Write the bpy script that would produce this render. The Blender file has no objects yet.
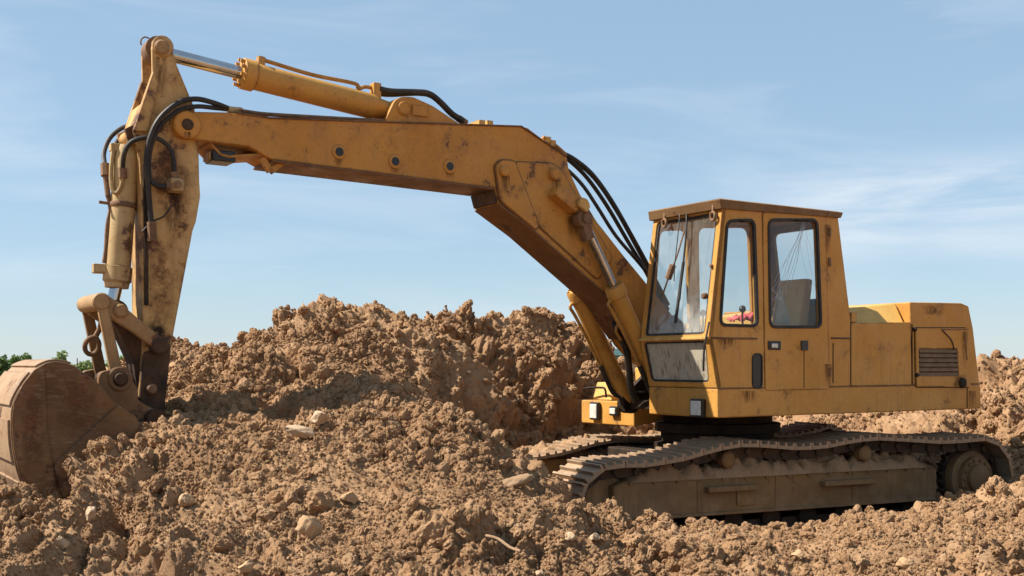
import bpy, bmesh, math, random
import numpy as np
from mathutils import Vector, Matrix
from mathutils.geometry import tessellate_polygon
R = math.radians
random.seed(7)
rng = np.random.default_rng(11)
sc = bpy.context.scene
C = sc.collection

# ------------------------------------------------------------------ camera, sky, sun, exposure
CAM_Z = 1.6
FPX = 1100.0                                   # focal length in pixels of a 1024 px wide frame
cam_d = bpy.data.cameras.new('camera')
cam = bpy.data.objects.new('camera', cam_d); C.objects.link(cam)
cam.location = (0, 0, CAM_Z); cam.rotation_euler = (R(90), 0, 0)
cam_d.sensor_width = 36; cam_d.lens = 36 * FPX / 1024
cam_d.shift_y = 76 / 1024                      # horizon lies 76 px below the middle of the picture
cam_d.clip_end = 6000
sc.camera = cam
SUN_EL, SUN_AZ = 49.0, -4.0                    # azimuth: degrees from -X, positive = away from the camera
sd = Vector((-math.cos(R(SUN_AZ)) * math.cos(R(SUN_EL)), math.sin(R(SUN_AZ)) * math.cos(R(SUN_EL)), math.sin(R(SUN_EL))))
sun_d = bpy.data.lights.new('sun', 'SUN'); sun_d.energy = 5.0; sun_d.angle = R(0.53); sun_d.color = (1, .945, .85)
sun = bpy.data.objects.new('sun', sun_d); C.objects.link(sun)
sun.rotation_euler = sd.to_track_quat('Z', 'Y').to_euler(); sun.location = (-20, -5, 30)
world = bpy.data.worlds.new('World'); sc.world = world; world.use_nodes = True
wn, wl = world.node_tree.nodes, world.node_tree.links
wn.clear()
def wnode(t, **k):
    n = wn.new(t)
    for a, b in k.items(): setattr(n, a, b)
    return n
sky = wnode('ShaderNodeTexSky', sky_type='NISHITA', sun_disc=False, sun_elevation=R(SUN_EL),
            sun_rotation=math.atan2(sd.x, sd.y), altitude=100, air_density=1.0, dust_density=.15, ozone_density=1.0)
bg = wnode('ShaderNodeBackground'); bg.inputs[1].default_value = .068
wout = wnode('ShaderNodeOutputWorld')
tc = wnode('ShaderNodeTexCoord')
mp = wnode('ShaderNodeMapping'); mp.inputs['Scale'].default_value = (1.6, 1.6, 9.0); mp.inputs['Rotation'].default_value = (0.0, 0.10, 0.5)
wl.new(tc.outputs['Generated'], mp.inputs[0])
cn = wnode('ShaderNodeTexNoise'); cn.inputs['Scale'].default_value = 1.7; cn.inputs['Detail'].default_value = 9; cn.inputs['Roughness'].default_value = .56; cn.inputs['Distortion'].default_value = .6
wl.new(mp.outputs[0], cn.inputs['Vector'])
cr = wnode('ShaderNodeValToRGB'); cr.color_ramp.elements[0].position = .45; cr.color_ramp.elements[1].position = .80
cr.color_ramp.elements[1].color = (.42, .42, .42, 1)
wl.new(cn.outputs['Fac'], cr.inputs[0])
veil = wnode('ShaderNodeMix', data_type='RGBA'); veil.inputs[0].default_value = .62; veil.inputs[7].default_value = (2.9, 4.25, 5.7, 1)   # thin even high haze
wl.new(sky.outputs[0], veil.inputs[6])
# a brighter bank of thin cloud low on the right
sp3 = wnode('ShaderNodeSeparateXYZ'); wl.new(tc.outputs['Generated'], sp3.inputs[0])
def wmap(src, a, b, c, d):
    m = wnode('ShaderNodeMapRange', interpolation_type='SMOOTHSTEP'); wl.new(src, m.inputs[0])
    for k, v_ in enumerate((a, b, c, d)): m.inputs[k + 1].default_value = v_
    return m.outputs[0]
def wmul(a, b, op='MULTIPLY'):
    m = wnode('ShaderNodeMath', operation=op, use_clamp=(op != 'MULTIPLY'))
    for k, q in enumerate((a, b)):
        if isinstance(q, bpy.types.NodeSocket): wl.new(q, m.inputs[k])
        else: m.inputs[k].default_value = q
    return m.outputs[0]
mp2 = wnode('ShaderNodeMapping'); mp2.inputs['Scale'].default_value = (2.2, 2.2, 16.0); mp2.inputs['Rotation'].default_value = (0, -.04, .2); mp2.inputs['Location'].default_value = (.3, .2, .15)
wl.new(tc.outputs['Generated'], mp2.inputs[0])
cn2 = wnode('ShaderNodeTexNoise'); cn2.inputs['Scale'].default_value = 2.0; cn2.inputs['Detail'].default_value = 10; cn2.inputs['Roughness'].default_value = .58; cn2.inputs['Distortion'].default_value = .5
wl.new(mp2.outputs[0], cn2.inputs['Vector'])
band = wmul(wmul(wmap(sp3.outputs[2], .075, .13, 0, 1), wmap(sp3.outputs[2], .135, .195, 1, 0)), wmap(sp3.outputs[0], .17, .30, 0, 1))
bank = wmul(wmul(wmap(cn2.outputs['Fac'], .30, .66, 0, 1), band), .72)
cover = wmul(cr.outputs[0], bank, 'ADD')
hz = wnode('ShaderNodeMix', data_type='RGBA'); hz.inputs[7].default_value = (6.1, 6.6, 7.1, 1)
wl.new(cover, hz.inputs[0]); wl.new(veil.outputs[2], hz.inputs[6])
wl.new(hz.outputs[2], bg.inputs[0]); wl.new(bg.outputs[0], wout.inputs[0])
vs = sc.view_settings; vs.view_transform = 'Standard'; vs.look = 'None'; vs.gamma = 1; vs.exposure = 1.04; vs.use_curve_mapping = False

# ------------------------------------------------------------------ photo pixel -> place
PX, PY = 2.124, 11.396                         # slewing centre of the excavator on the ground
PSI, PST = R(33), R(24.8)                      # heading of the upper structure and of the tracks
def frame(p): return (-math.cos(p), -math.sin(p)), (math.sin(p), -math.cos(p))
FU, LU = frame(PSI); FT, LT = frame(PST)
def LP(u, v, y, F=FU, L=LU):
    """(x, z) in the machine's own frame of pixel (u, v) on its lengthwise plane at lateral offset y"""
    k = (u - 512) / FPX; X = PX + y * L[0]; Y = PY + y * L[1]
    a = (k * Y - X) / (F[0] - k * F[1]); Yw = Y + a * F[1]
    return a, CAM_Z - (v - 364) / FPX * Yw
def TP(u, v, y): return LP(u, v, y, FT, LT)
def LPS(pts, y): return [LP(u, v, y) for u, v in pts]
def pix(u, v, Y): return Vector(((u - 512) / FPX * Y, Y, CAM_Z - (v - 364) / FPX * Y))

# ------------------------------------------------------------------ materials
def newmat(name):
    m = bpy.data.materials.new(name); m.use_nodes = True
    nt = m.node_tree; nt.nodes.clear()
    return m, nt.nodes, nt.links
class NT:
    def __init__(s, name):
        s.m, s.n, s.l = newmat(name)
        s.out = s.n.new('ShaderNodeOutputMaterial'); s.tc = s.n.new('ShaderNodeTexCoord')
    def noise(s, scale, detail=4, rough=.55, vec=(1, 1, 1), dist=0, coord='Object', loc=(0, 0, 0)):
        mp = s.n.new('ShaderNodeMapping'); mp.inputs['Scale'].default_value = vec; mp.inputs['Location'].default_value = loc
        s.l.new(s.tc.outputs[coord], mp.inputs[0])
        n = s.n.new('ShaderNodeTexNoise'); n.inputs['Scale'].default_value = scale; n.inputs['Detail'].default_value = detail
        n.inputs['Roughness'].default_value = rough; n.inputs['Distortion'].default_value = dist
        s.l.new(mp.outputs[0], n.inputs['Vector']); return n.outputs['Fac']
    def ramp(s, fac, a, b, ca=(0, 0, 0, 1), cb=(1, 1, 1, 1)):
        r = s.n.new('ShaderNodeValToRGB'); e = r.color_ramp.elements
        e[0].position, e[1].position = a, b; e[0].color, e[1].color = ca, cb
        s.l.new(fac, r.inputs[0]); return r.outputs[0]
    def mix(s, fac, a, b, mode='MIX'):
        x = s.n.new('ShaderNodeMix'); x.data_type = 'RGBA'; x.blend_type = mode
        for sock, val in ((0, fac), (6, a), (7, b)):
            if isinstance(val, bpy.types.NodeSocket): s.l.new(val, x.inputs[sock])
            elif sock == 0: x.inputs[0].default_value = val
            else: x.inputs[sock].default_value = (*val[:3], 1)
        return x.outputs[2]
    def math(s, op, a, b=0.0):
        x = s.n.new('ShaderNodeMath'); x.operation = op
        for i, val in enumerate((a, b)):
            if isinstance(val, bpy.types.NodeSocket): s.l.new(val, x.inputs[i])
            else: x.inputs[i].default_value = val
        return x.outputs[0]
    def bsdf(s, col, rough=.6, metal=0.0, spec=.4, bump=None, bstr=.3, bdist=.01):
        b = s.n.new('ShaderNodeBsdfPrincipled')
        for name, val in (('Base Color', col), ('Roughness', rough), ('Metallic', metal), ('Specular IOR Level', spec)):
            if isinstance(val, bpy.types.NodeSocket): s.l.new(val, b.inputs[name])
            elif name == 'Base Color': b.inputs[name].default_value = (*val[:3], 1)
            else: b.inputs[name].default_value = val
        if bump is not None:
            bp = s.n.new('ShaderNodeBump'); bp.inputs['Strength'].default_value = bstr; bp.inputs['Distance'].default_value = bdist
            s.l.new(bump, bp.inputs['Height']); s.l.new(bp.outputs[0], b.inputs['Normal'])
        s.b = b
        return b.outputs[0]
    def done(s, sh): s.l.new(sh, s.out.inputs[0]); return s.m
    def edge(s, rad=.012):
        """mask of worn edges: where a rounded-off normal differs from the true one"""
        bv = s.n.new('ShaderNodeBevel'); bv.samples = 4; bv.inputs[0].default_value = rad
        g = s.n.new('ShaderNodeNewGeometry')
        d = s.n.new('ShaderNodeVectorMath'); d.operation = 'DOT_PRODUCT'
        s.l.new(bv.outputs[0], d.inputs[0]); s.l.new(g.outputs['Normal'], d.inputs[1])
        return s.ramp(s.math('SUBTRACT', 1.0, d.outputs['Value']), .008, .09)

DUST = (.38, .24, .135)
def paint(name, base, faded, rust=.5, streak=.5, dust=.25, rough=.5, edge=.8, dirt_below=None, mottle=.35, scuff=0):
    t = NT(name)
    c = t.mix(t.ramp(t.noise(.9, 6, .62), .36, .66), base, faded)
    # broad uneven weathering, then fine grain
    c = t.mix(t.math('MULTIPLY', t.ramp(t.noise(2.3, 8, .68, loc=(1, 5, 3)), .44, .72), mottle), c, [base[0] * .55, base[1] * .48, base[2] * .45])
    c = t.mix(t.math('MULTIPLY', t.ramp(t.noise(30, 4, .7), .42, .75), .20), c, [x * .6 for x in base])
    # runs of rust and of dust, only here and there
    where = t.ramp(t.noise(.8, 4, .6, loc=(7, 2, 9)), .46, .64)
    st = t.math('MULTIPLY', t.math('MULTIPLY', t.ramp(t.noise(2.6, 7, .66, (5.5, 5.5, .5)), .50, .74), streak), where)
    c = t.mix(st, c, (.17, .075, .03))
    where2 = t.ramp(t.noise(1.0, 4, .6, loc=(2, 8, 1)), .48, .62)
    st2 = t.math('MULTIPLY', t.math('MULTIPLY', t.ramp(t.noise(3.5, 6, .6, (4.5, 4.5, .5), loc=(3, 7, 1)), .52, .75), dust * 1.6), where2)
    c = t.mix(st2, c, DUST)
    # rust eating through, chips and scratches
    pn = t.noise(3.4, 9, .74, loc=(5, 1, 2))
    halo = t.ramp(pn, .55 - .06 * rust, .66 - .06 * rust)
    c = t.mix(t.math('MULTIPLY', halo, min(1, rust * .6)), c, (.22, .10, .035))
    patch = t.ramp(pn, .63 - .065 * rust, .67 - .065 * rust)
    c = t.mix(t.math('MULTIPLY', patch, min(1, rust * 1.2)), c, (.085, .036, .018))
    chips = t.ramp(t.noise(34, 5, .72, loc=(2, 9, 4)), .625, .66)
    c = t.mix(t.math('MULTIPLY', chips, .75), c, (.09, .04, .02))
    scr = t.ramp(t.noise(14, 3, .6, (1, 1, 9), dist=1.2, loc=(4, 4, 1)), .70, .725)
    c = t.mix(t.math('MULTIPLY', scr, .45 * rust), c, (.12, .06, .03))
    if scuff:                                     # bright scraped metal, in short drawn-out scratches
        sc_n = t.math('MULTIPLY', t.ramp(t.noise(9, 6, .7, (1.2, 1, 7), dist=.6, loc=(2, 3, 8)), .54, .66), t.ramp(t.noise(1.8, 4, .6, loc=(6, 1, 4)), .42, .60))
        c = t.mix(t.math('MULTIPLY', sc_n, scuff), c, (.36, .28, .21))
    if edge:
        e = t.edge(.022)
        em = t.math('MULTIPLY', e, t.ramp(t.noise(5, 8, .74), .38, .54))
        c = t.mix(t.math('MULTIPLY', em, edge), c, (.085, .038, .018))
    dm = t.math('MULTIPLY', t.ramp(t.noise(2.7, 8, .66, loc=(8, 8, 8)), .42, .80), dust)
    if dirt_below is not None:                    # splashed mud that thins out upwards
        sx = t.n.new('ShaderNodeSeparateXYZ'); t.l.new(t.tc.outputs['Object'], sx.inputs[0])
        h = t.n.new('ShaderNodeMapRange'); h.inputs[1].default_value = dirt_below[0]; h.inputs[2].default_value = dirt_below[1]; h.inputs[3].default_value = 1; h.inputs[4].default_value = 0
        t.l.new(sx.outputs[2], h.inputs[0])
        mud = t.math('MULTIPLY', h.outputs[0], t.ramp(t.noise(5, 7, .68), .34, .62))
        dm = t.math('MAXIMUM', dm, mud)
    c = t.mix(dm, c, DUST)
    rg = t.ramp(t.noise(5, 6, .65), .3, .75, (rough - .12,) * 3 + (1,), (min(1, rough + .3),) * 3 + (1,))
    bmp = t.math('ADD', t.math('MULTIPLY', t.noise(1.4, 3), 1.2), t.math('ADD', t.math('MULTIPLY', t.noise(60, 4, .7), .08), t.math('MULTIPLY', patch, -.06)))
    return t.done(t.bsdf(c, rg, 0, .3, bmp, .45, .025))
M = {}
M['cab_paint'] = paint('cab_paint', (.465, .208, .030), (.55, .278, .062), .45, .55, .12, mottle=.22)
M['boom_paint'] = paint('boom_paint', (.435, .184, .025), (.50, .235, .046), .75, .8, .12, mottle=.34)
M['stick_paint'] = paint('stick_paint', (.46, .265, .085), (.55, .36, .15), 1.3, .9, .28, .6, mottle=.55)
M['hood_paint'] = paint('hood_paint', (.53, .29, .06), (.60, .37, .11), .3, .4, .2, mottle=.2)
M['cylinder_paint'] = paint('cylinder_paint', (.465, .215, .033), (.53, .275, .06), .35, .4, .2, mottle=.3)
M['pale_cylinder_paint'] = paint('pale_cylinder_paint', (.44, .30, .13), (.50, .38, .19), .8, .6, .35, .6, mottle=.45)
M['bucket_steel'] = paint('bucket_steel', (.135, .065, .024), (.27, .145, .055), 1.2, .6, .10, .62, dirt_below=(.3, .80), mottle=.75, scuff=.6)
M['linkage_paint'] = paint('linkage_paint', (.27, .15, .06), (.40, .25, .11), 1.1, .6, .25, .6, mottle=.55)
M['rusty_edge'] = paint('rusty_edge', (.09, .038, .016), (.20, .085, .025), 1.2, .6, .12, mottle=.5)
M['track_frame_paint'] = paint('track_frame_paint', (.135, .076, .032), (.23, .125, .036), .6, .6, .38, .7, dirt_below=(.0, .62), mottle=.5)
def simple(name, ca, cb, rough=.6, metal=0, scale=8, spec=.4, bstr=.3, dusty=0.0):
    t = NT(name)
    c = t.mix(t.ramp(t.noise(scale, 6, .65), .35, .68), ca, cb)
    if dusty: c = t.mix(t.math('MULTIPLY', t.ramp(t.noise(scale * .6, 6, .65, loc=(4, 4, 4)), .38, .66), dusty), c, DUST)
    return t.done(t.bsdf(c, rough, metal, spec, t.noise(scale * 5, 4, .7), bstr, .006))
M['rubber'] = simple('rubber', (.007, .007, .007), (.020, .018, .016), .55, spec=.35, dusty=.06)
M['seal'] = simple('seal', (.012, .011, .011), (.035, .03, .026), .7)
M['grime'] = simple('grime', (.009, .007, .005), (.035, .02, .012), .75, spec=.2, dusty=.06)
M['rusty_steel'] = simple('rusty_steel', (.10, .05, .026), (.22, .12, .06), .75, .25, 14, dusty=.25)
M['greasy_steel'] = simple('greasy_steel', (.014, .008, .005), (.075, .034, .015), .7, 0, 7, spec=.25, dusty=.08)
M['track_steel'] = simple('track_steel', (.20, .135, .085), (.34, .235, .15), .6, .35, 9, dusty=.75)
M['link_steel'] = simple('link_steel', (.018, .011, .007), (.055, .032, .018), .75, .1, 9, dusty=.1)
M['chrome'] = simple('chrome', (.36, .37, .39), (.48, .48, .48), .14, 1.0, 5, bstr=.02)
M['lamp_glass'] = simple('lamp_glass', (.52, .50, .44), (.66, .64, .57), .45, 0, 30, .4, dusty=.35)
M['seat_cloth'] = simple('seat_cloth', (.48, .31, .14), (.56, .38, .2), .9, 0, 14)
M['cab_lining'] = simple('cab_lining', (.16, .095, .05), (.22, .14, .08), .85, 0, 6)
M['grey_plastic'] = simple('grey_plastic', (.20, .20, .18), (.30, .29, .26), .7, 0, 6)
M['black_plastic'] = simple('black_plastic', (.010, .010, .010), (.022, .021, .02), .35, 0, 20)
M['red_cloth'] = simple('red_cloth', (.55, .05, .06), (.68, .16, .16), .9, 0, 10)
M['blue_plastic'] = simple('blue_plastic', (.02, .075, .22), (.03, .11, .30), .45, 0, 10)
M['bright_steel'] = simple('bright_steel', (.42, .41, .38), (.55, .53, .48), .35, .8, 20)

def stain(name, col, dens=1.0, vert=True):
    """run of rust or grease: fades out downwards and sideways"""
    t = NT(name)
    sx = t.n.new('ShaderNodeSeparateXYZ'); t.l.new(t.tc.outputs['Generated'], sx.inputs[0])
    side = t.math('SUBTRACT', 1.0, t.math('MULTIPLY', t.math('ABSOLUTE', t.math('SUBTRACT', sx.outputs[0], .5)), 2.0))
    fall = t.math('POWER', sx.outputs[2], 1.1) if vert else t.math('SUBTRACT', 1.0, t.math('MULTIPLY', t.math('ABSOLUTE', t.math('SUBTRACT', sx.outputs[2], .5)), 2.0))
    n = t.noise(16, 7, .7, (2.6, 1, .45) if vert else (1, 1, 1))
    a = t.math('MULTIPLY', t.math('MULTIPLY', t.ramp(side, .0, .75), t.ramp(fall, 0, .7)), t.ramp(n, .36, .60))
    a = t.math('MULTIPLY', a, dens)
    tr = t.n.new('ShaderNodeBsdfTransparent'); mx = t.n.new('ShaderNodeMixShader')
    t.l.new(a, mx.inputs[0]); t.l.new(tr.outputs[0], mx.inputs[1]); t.l.new(t.bsdf(t.mix(t.noise(30, 4, .7), col, [q * 1.8 for q in col]), .8, 0, .2), mx.inputs[2])
    return t.done(mx.outputs[0])
M['rust_run'] = stain('rust_run', (.10, .042, .018), .9)
M['grease_run'] = stain('grease_run', (.022, .012, .008), .92)
M['grease_spot'] = stain('grease_spot', (.02, .012, .008), .95, False)
M['rust_spot'] = stain('rust_spot', (.11, .045, .02), .85, False)
def glass(name, film, lo=None, colour=(.52, .50, .45)):
    """thin clear pane with an uneven film of dust on it"""
    t = NT(name)
    tr = t.n.new('ShaderNodeBsdfTransparent'); tr.inputs[0].default_value = (.93, .95, .95, 1)
    gl = t.n.new('ShaderNodeBsdfGlossy'); gl.inputs['Roughness'].default_value = .02
    fr = t.n.new('ShaderNodeFresnel'); fr.inputs[0].default_value = 1.5
    ms = t.n.new('ShaderNodeMixShader'); bf = t.n.new('ShaderNodeNewGeometry'); t.l.new(t.math('MULTIPLY', fr.outputs[0], t.math('SUBTRACT', 1.0, bf.outputs['Backfacing'])), ms.inputs[0]); t.l.new(tr.outputs[0], ms.inputs[1]); t.l.new(gl.outputs[0], ms.inputs[2])
    df = t.n.new('ShaderNodeBsdfDiffuse')
    c = t.mix(t.ramp(t.noise(6, 6, .7, (2, 2, .6)), .35, .7), [x * .8 for x in colour], colour)
    drips = t.ramp(t.noise(9, 5, .6, (3, 3, .5), loc=(1, 2, 3)), .53, .62)
    c = t.mix(t.math('MULTIPLY', drips, .7), c, (.16, .13, .10))
    t.l.new(c, df.inputs[0])
    f = t.math('ADD', film, t.math('MULTIPLY', t.ramp(t.noise(5, 7, .7, (2, 2, 1)), .35, .75), film * .9))
    if lo:
        sx = t.n.new('ShaderNodeSeparateXYZ'); t.l.new(t.tc.outputs['Object'], sx.inputs[0])
        h = t.n.new('ShaderNodeMapRange'); h.inputs[1].default_value = lo[0]; h.inputs[2].default_value = lo[1]; h.inputs[3].default_value = lo[2]; h.inputs[4].default_value = 0
        t.l.new(t.math('ADD', sx.outputs[2], t.math('MULTIPLY', t.noise(5, 4), .12)), h.inputs[0]); f = t.math('ADD', f, h.outputs[0])
    f = t.math('MINIMUM', f, .97)
    m2 = t.n.new('ShaderNodeMixShader'); t.l.new(f, m2.inputs[0]); t.l.new(ms.outputs[0], m2.inputs[1]); t.l.new(df.outputs[0], m2.inputs[2])
    return t.done(m2.outputs[0])
M['glass'] = glass('glass', .018)
M['windscreen_glass'] = glass('windscreen_glass', .06, (1.86, 2.22, .42))
M['dirty_glass'] = glass('dirty_glass', .78, None, (.44, .385, .29))

def soil(name, scale=1.0, coord='Object'):
    t = NT(name)
    c = t.mix(t.ramp(t.noise(.55 * scale, 6, .62, coord=coord), .38, .62), (.305, .168, .083), (.46, .288, .162))
    c = t.mix(t.ramp(t.noise(5 * scale, 7, .66, coord=coord, loc=(3, 1, 5)), .40, .70), c, (.40, .236, .124))
    c = t.mix(t.math('MULTIPLY', t.ramp(t.noise(1.4 * scale, 7, .68, coord=coord, loc=(9, 4, 2)), .49, .63), .65), c, (.205, .108, .054))
    c = t.mix(t.math('MULTIPLY', t.ramp(t.noise(46 * scale, 4, .7, coord=coord), .58, .74), .55), c, (.50, .34, .205))
    c = t.mix(t.math('MULTIPLY', t.ramp(t.noise(90 * scale, 3, .7, coord=coord, loc=(6, 6, 6)), .60, .72), .5), c, (.17, .10, .055))
    b = t.math('ADD', t.noise(30 * scale, 6, .75, coord=coord), t.math('MULTIPLY', t.noise(110 * scale, 4, .75, coord=coord), .5))
    return t.done(t.bsdf(c, .92, 0, .12, b, .9, .03))
M['soil'] = soil('soil')
M['stone'] = simple('stone', (.34, .23, .14), (.43, .31, .20), .85, 0, 7, dusty=.35)
M['brown_stone'] = simple('brown_stone', (.31, .185, .09), (.40, .255, .135), .85, 0, 7, dusty=.35)
M['shadowed_stone'] = simple('shadowed_stone', (.19, .115, .06), (.28, .175, .095), .9, 0, 7, dusty=.4)  # darkened stone: the shadow over the rock slab is in its colour
M['wood'] = simple('wood', (.20, .12, .06), (.32, .20, .11), .85, 0, 12, dusty=.4)

# ------------------------------------------------------------------ mesh helpers
class MB:
    """collects shapes, then becomes ONE mesh object"""
    def __init__(s): s.v = []; s.f = []
    def add(s, v, f):
        o = len(s.v); s.v += [tuple(p) for p in v]; s.f += [tuple(i + o for i in q) for q in f]; return s
    def prism(s, poly, y0, y1):
        """outline in (x, z) drawn through from y0 to y1"""
        n = len(poly)
        a = sum(poly[i][0] * poly[(i + 1) % n][1] - poly[(i + 1) % n][0] * poly[i][1] for i in range(n))
        if a < 0: poly = poly[::-1]
        v = [(x, min(y0, y1), z) for x, z in poly] + [(x, max(y0, y1), z) for x, z in poly]
        return s.add(v, [tuple(range(n)), tuple(range(2 * n - 1, n - 1, -1))] + [(i, i + n, (i + 1) % n + n, (i + 1) % n) for i in range(n)])
    def box(s, x0, x1, y0, y1, z0, z1):
        return s.prism([(x0, z0), (x1, z0), (x1, z1), (x0, z1)], y0, y1)
    def plate(s, outer, holes, m, t):
        """plate with holes: m maps a plan point and a depth (0..t) to 3D"""
        def area(p): return sum(p[i][0] * p[(i + 1) % len(p)][1] - p[(i + 1) % len(p)][0] * p[i][1] for i in range(len(p)))
        loops = [outer if area(outer) > 0 else outer[::-1]] + [h if area(h) < 0 else h[::-1] for h in holes]
        flat = [p for l in loops for p in l]; n = len(flat)
        tris = tessellate_polygon([[Vector((p[0], p[1], 0)) for p in l] for l in loops])
        fs = []
        for q in tris:
            a = [flat[i] for i in q]
            fs.append(tuple(q) if area(a) > 0 else tuple(q[::-1]))
        v = [m(p, 0) for p in flat] + [m(p, t) for p in flat]
        F = fs + [tuple(i + n for i in q[::-1]) for q in fs]
        o = 0
        for l in loops:
            k = len(l); F += [(o + i, o + i + n, o + (i + 1) % k + n, o + (i + 1) % k) for i in range(k)]; o += k
        return s.add(v, F)
    def cyl(s, p0, p1, r0, r1=None, n=20, caps=True):
        r1 = r0 if r1 is None else r1
        p0, p1 = Vector(p0), Vector(p1); d = (p1 - p0).normalized()
        a = d.orthogonal().normalized(); b = d.cross(a)
        v = []
        for p, r in ((p0, r0), (p1, r1)):
            v += [p + r * (math.cos(2 * math.pi * i / n) * a + math.sin(2 * math.pi * i / n) * b) for i in range(n)]
        f = [(i, (i + 1) % n, (i + 1) % n + n, i + n) for i in range(n)]
        if caps: f += [tuple(range(n - 1, -1, -1)), tuple(range(n, 2 * n))]
        return s.add(v, f)
    def lathe(s, p0, p1, prof, n=24):
        """prof: (distance along the axis 0..1 in metres, radius)"""
        p0, p1 = Vector(p0), Vector(p1); d = (p1 - p0).normalized()
        a = d.orthogonal().normalized(); b = d.cross(a); v = []; f = []
        for t, r in prof:
            v += [p0 + d * t + r * (math.cos(2 * math.pi * i / n) * a + math.sin(2 * math.pi * i / n) * b) for i in range(n)]
        for j in range(len(prof) - 1):
            f += [(j * n + i, j * n + (i + 1) % n, (j + 1) * n + (i + 1) % n, (j + 1) * n + i) for i in range(n)]
        f += [tuple(range(n - 1, -1, -1)), tuple(range((len(prof) - 1) * n, len(prof) * n))]
        return s.add(v, f)
    def tube(s, pts, r, n=10, smooth=6):
        P = [Vector(p) for p in pts]
        if smooth and len(P) > 2:
            Q = [P[0] * 2 - P[1]] + P + [P[-1] * 2 - P[-2]]; out = []
            for i in range(1, len(Q) - 2):
                for k in range(smooth):
                    t = k / smooth
                    out.append(.5 * (2 * Q[i] + (Q[i + 1] - Q[i - 1]) * t + (2 * Q[i - 1] - 5 * Q[i] + 4 * Q[i + 1] - Q[i + 2]) * t * t + (3 * Q[i] - Q[i - 1] - 3 * Q[i + 1] + Q[i + 2]) * t ** 3))
            P = out + [P[-1]]
        a = None; v = []
        for i, p in enumerate(P):
            d = (P[min(i + 1, len(P) - 1)] - P[max(i - 1, 0)]).normalized()
            a = d.orthogonal().normalized() if a is None else (a - d * a.dot(d)).normalized()
            b = d.cross(a)
            v += [p + r * (math.cos(2 * math.pi * k / n) * a + math.sin(2 * math.pi * k / n) * b) for k in range(n)]
        f = [(j * n + k, j * n + (k + 1) % n, (j + 1) * n + (k + 1) % n, (j + 1) * n + k) for j in range(len(P) - 1) for k in range(n)]
        f += [tuple(range(n - 1, -1, -1)), tuple(range((len(P) - 1) * n, len(P) * n))]
        return s.add(v, f)
    def build(s, name, mat, parent=None, bevel=0.0, seg=2, smooth=35):
        me = bpy.data.meshes.new(name); me.from_pydata(s.v, [], s.f); me.update()
        bm = bmesh.new(); bm.from_mesh(me); bmesh.ops.recalc_face_normals(bm, faces=bm.faces[:]); bm.to_mesh(me); bm.free()
        me.materials.append(M[mat] if isinstance(mat, str) else mat)
        me.shade_smooth(); me.set_sharp_from_angle(angle=R(smooth))
        o = bpy.data.objects.new(name, me); C.objects.link(o)
        if parent is not None: o.parent = parent
        if bevel:
            b = o.modifiers.new('bevel', 'BEVEL'); b.width = bevel; b.segments = seg; b.limit_method = 'ANGLE'; b.angle_limit = R(38); b.harden_normals = True
        return o
def rrect(pts, r, n=4):
    """round the corners of a polygon"""
    out = []; k = len(pts)
    for i in range(k):
        p, a, b = Vector(pts[i]).to_2d(), Vector(pts[i - 1]).to_2d(), Vector(pts[(i + 1) % k]).to_2d()
        da, db = (a - p).normalized(), (b - p).normalized()
        rr = min(r, (a - p).length * .45, (b - p).length * .45)
        for j in range(n + 1):
            t = j / n
            q = (p + da * rr) * (1 - t) ** 2 + p * 2 * t * (1 - t) + (p + db * rr) * t ** 2
            out.append((q.x, q.y))
    return out
def inset(pts, d):
    k = len(pts); c = Vector((sum(p[0] for p in pts) / k, sum(p[1] for p in pts) / k)); out = []
    A = sum(pts[i][0] * pts[(i + 1) % k][1] - pts[(i + 1) % k][0] * pts[i][1] for i in range(k)); sg = 1 if A > 0 else -1
    for i in range(k):
        p, a, b = Vector(pts[i]), Vector(pts[i - 1]), Vector(pts[(i + 1) % k])
        e1 = (p - a).normalized(); e2 = (b - p).normalized()
        n1 = Vector((-e1.y, e1.x)) * sg; n2 = Vector((-e2.y, e2.x)) * sg
        m = (n1 + n2); m = m / max(.3, m.dot(n1)); q = p + m * d
        out.append((q.x, q.y))
    return out
def tag(o, label=None, cat=None, group=None, kind=None):
    for k, v in (('label', label), ('category', cat), ('group', group), ('kind', kind)):
        if v: o[k] = v
    return o

# ------------------------------------------------------------------ the ground: dug-over soil
class Noise:
    def __init__(s, seed):
        g = np.random.default_rng(seed)
        s.perm = np.concatenate([g.permutation(256)] * 2).astype(np.int32)
        a = g.normal(size=(256, 3)); s.g = (a / np.linalg.norm(a, axis=1)[:, None]).astype(np.float32)
    def __call__(s, p):
        p = p.astype(np.float32); i0 = np.floor(p); f = p - i0; i0 = i0.astype(np.int32) & 255
        w = f * f * f * (f * (f * 6 - 15) + 10)
        i1 = (i0 + 1) & 255; res = 0
        for a in (0, 1):
            xa = s.perm[i1[:, 0] if a else i0[:, 0]]; wa = w[:, 0] if a else 1 - w[:, 0]
            for b in (0, 1):
                xb = s.perm[(xa + (i1[:, 1] if b else i0[:, 1])) & 255]; wb = w[:, 1] if b else 1 - w[:, 1]
                for c in (0, 1):
                    g = s.g[s.perm[(xb + (i1[:, 2] if c else i0[:, 2])) & 255]]; wc = w[:, 2] if c else 1 - w[:, 2]
                    d = g[:, 0] * (f[:, 0] - a) + g[:, 1] * (f[:, 1] - b) + g[:, 2] * (f[:, 2] - c)
                    res = res + d * wa * wb * wc
        return res * 1.5
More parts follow.
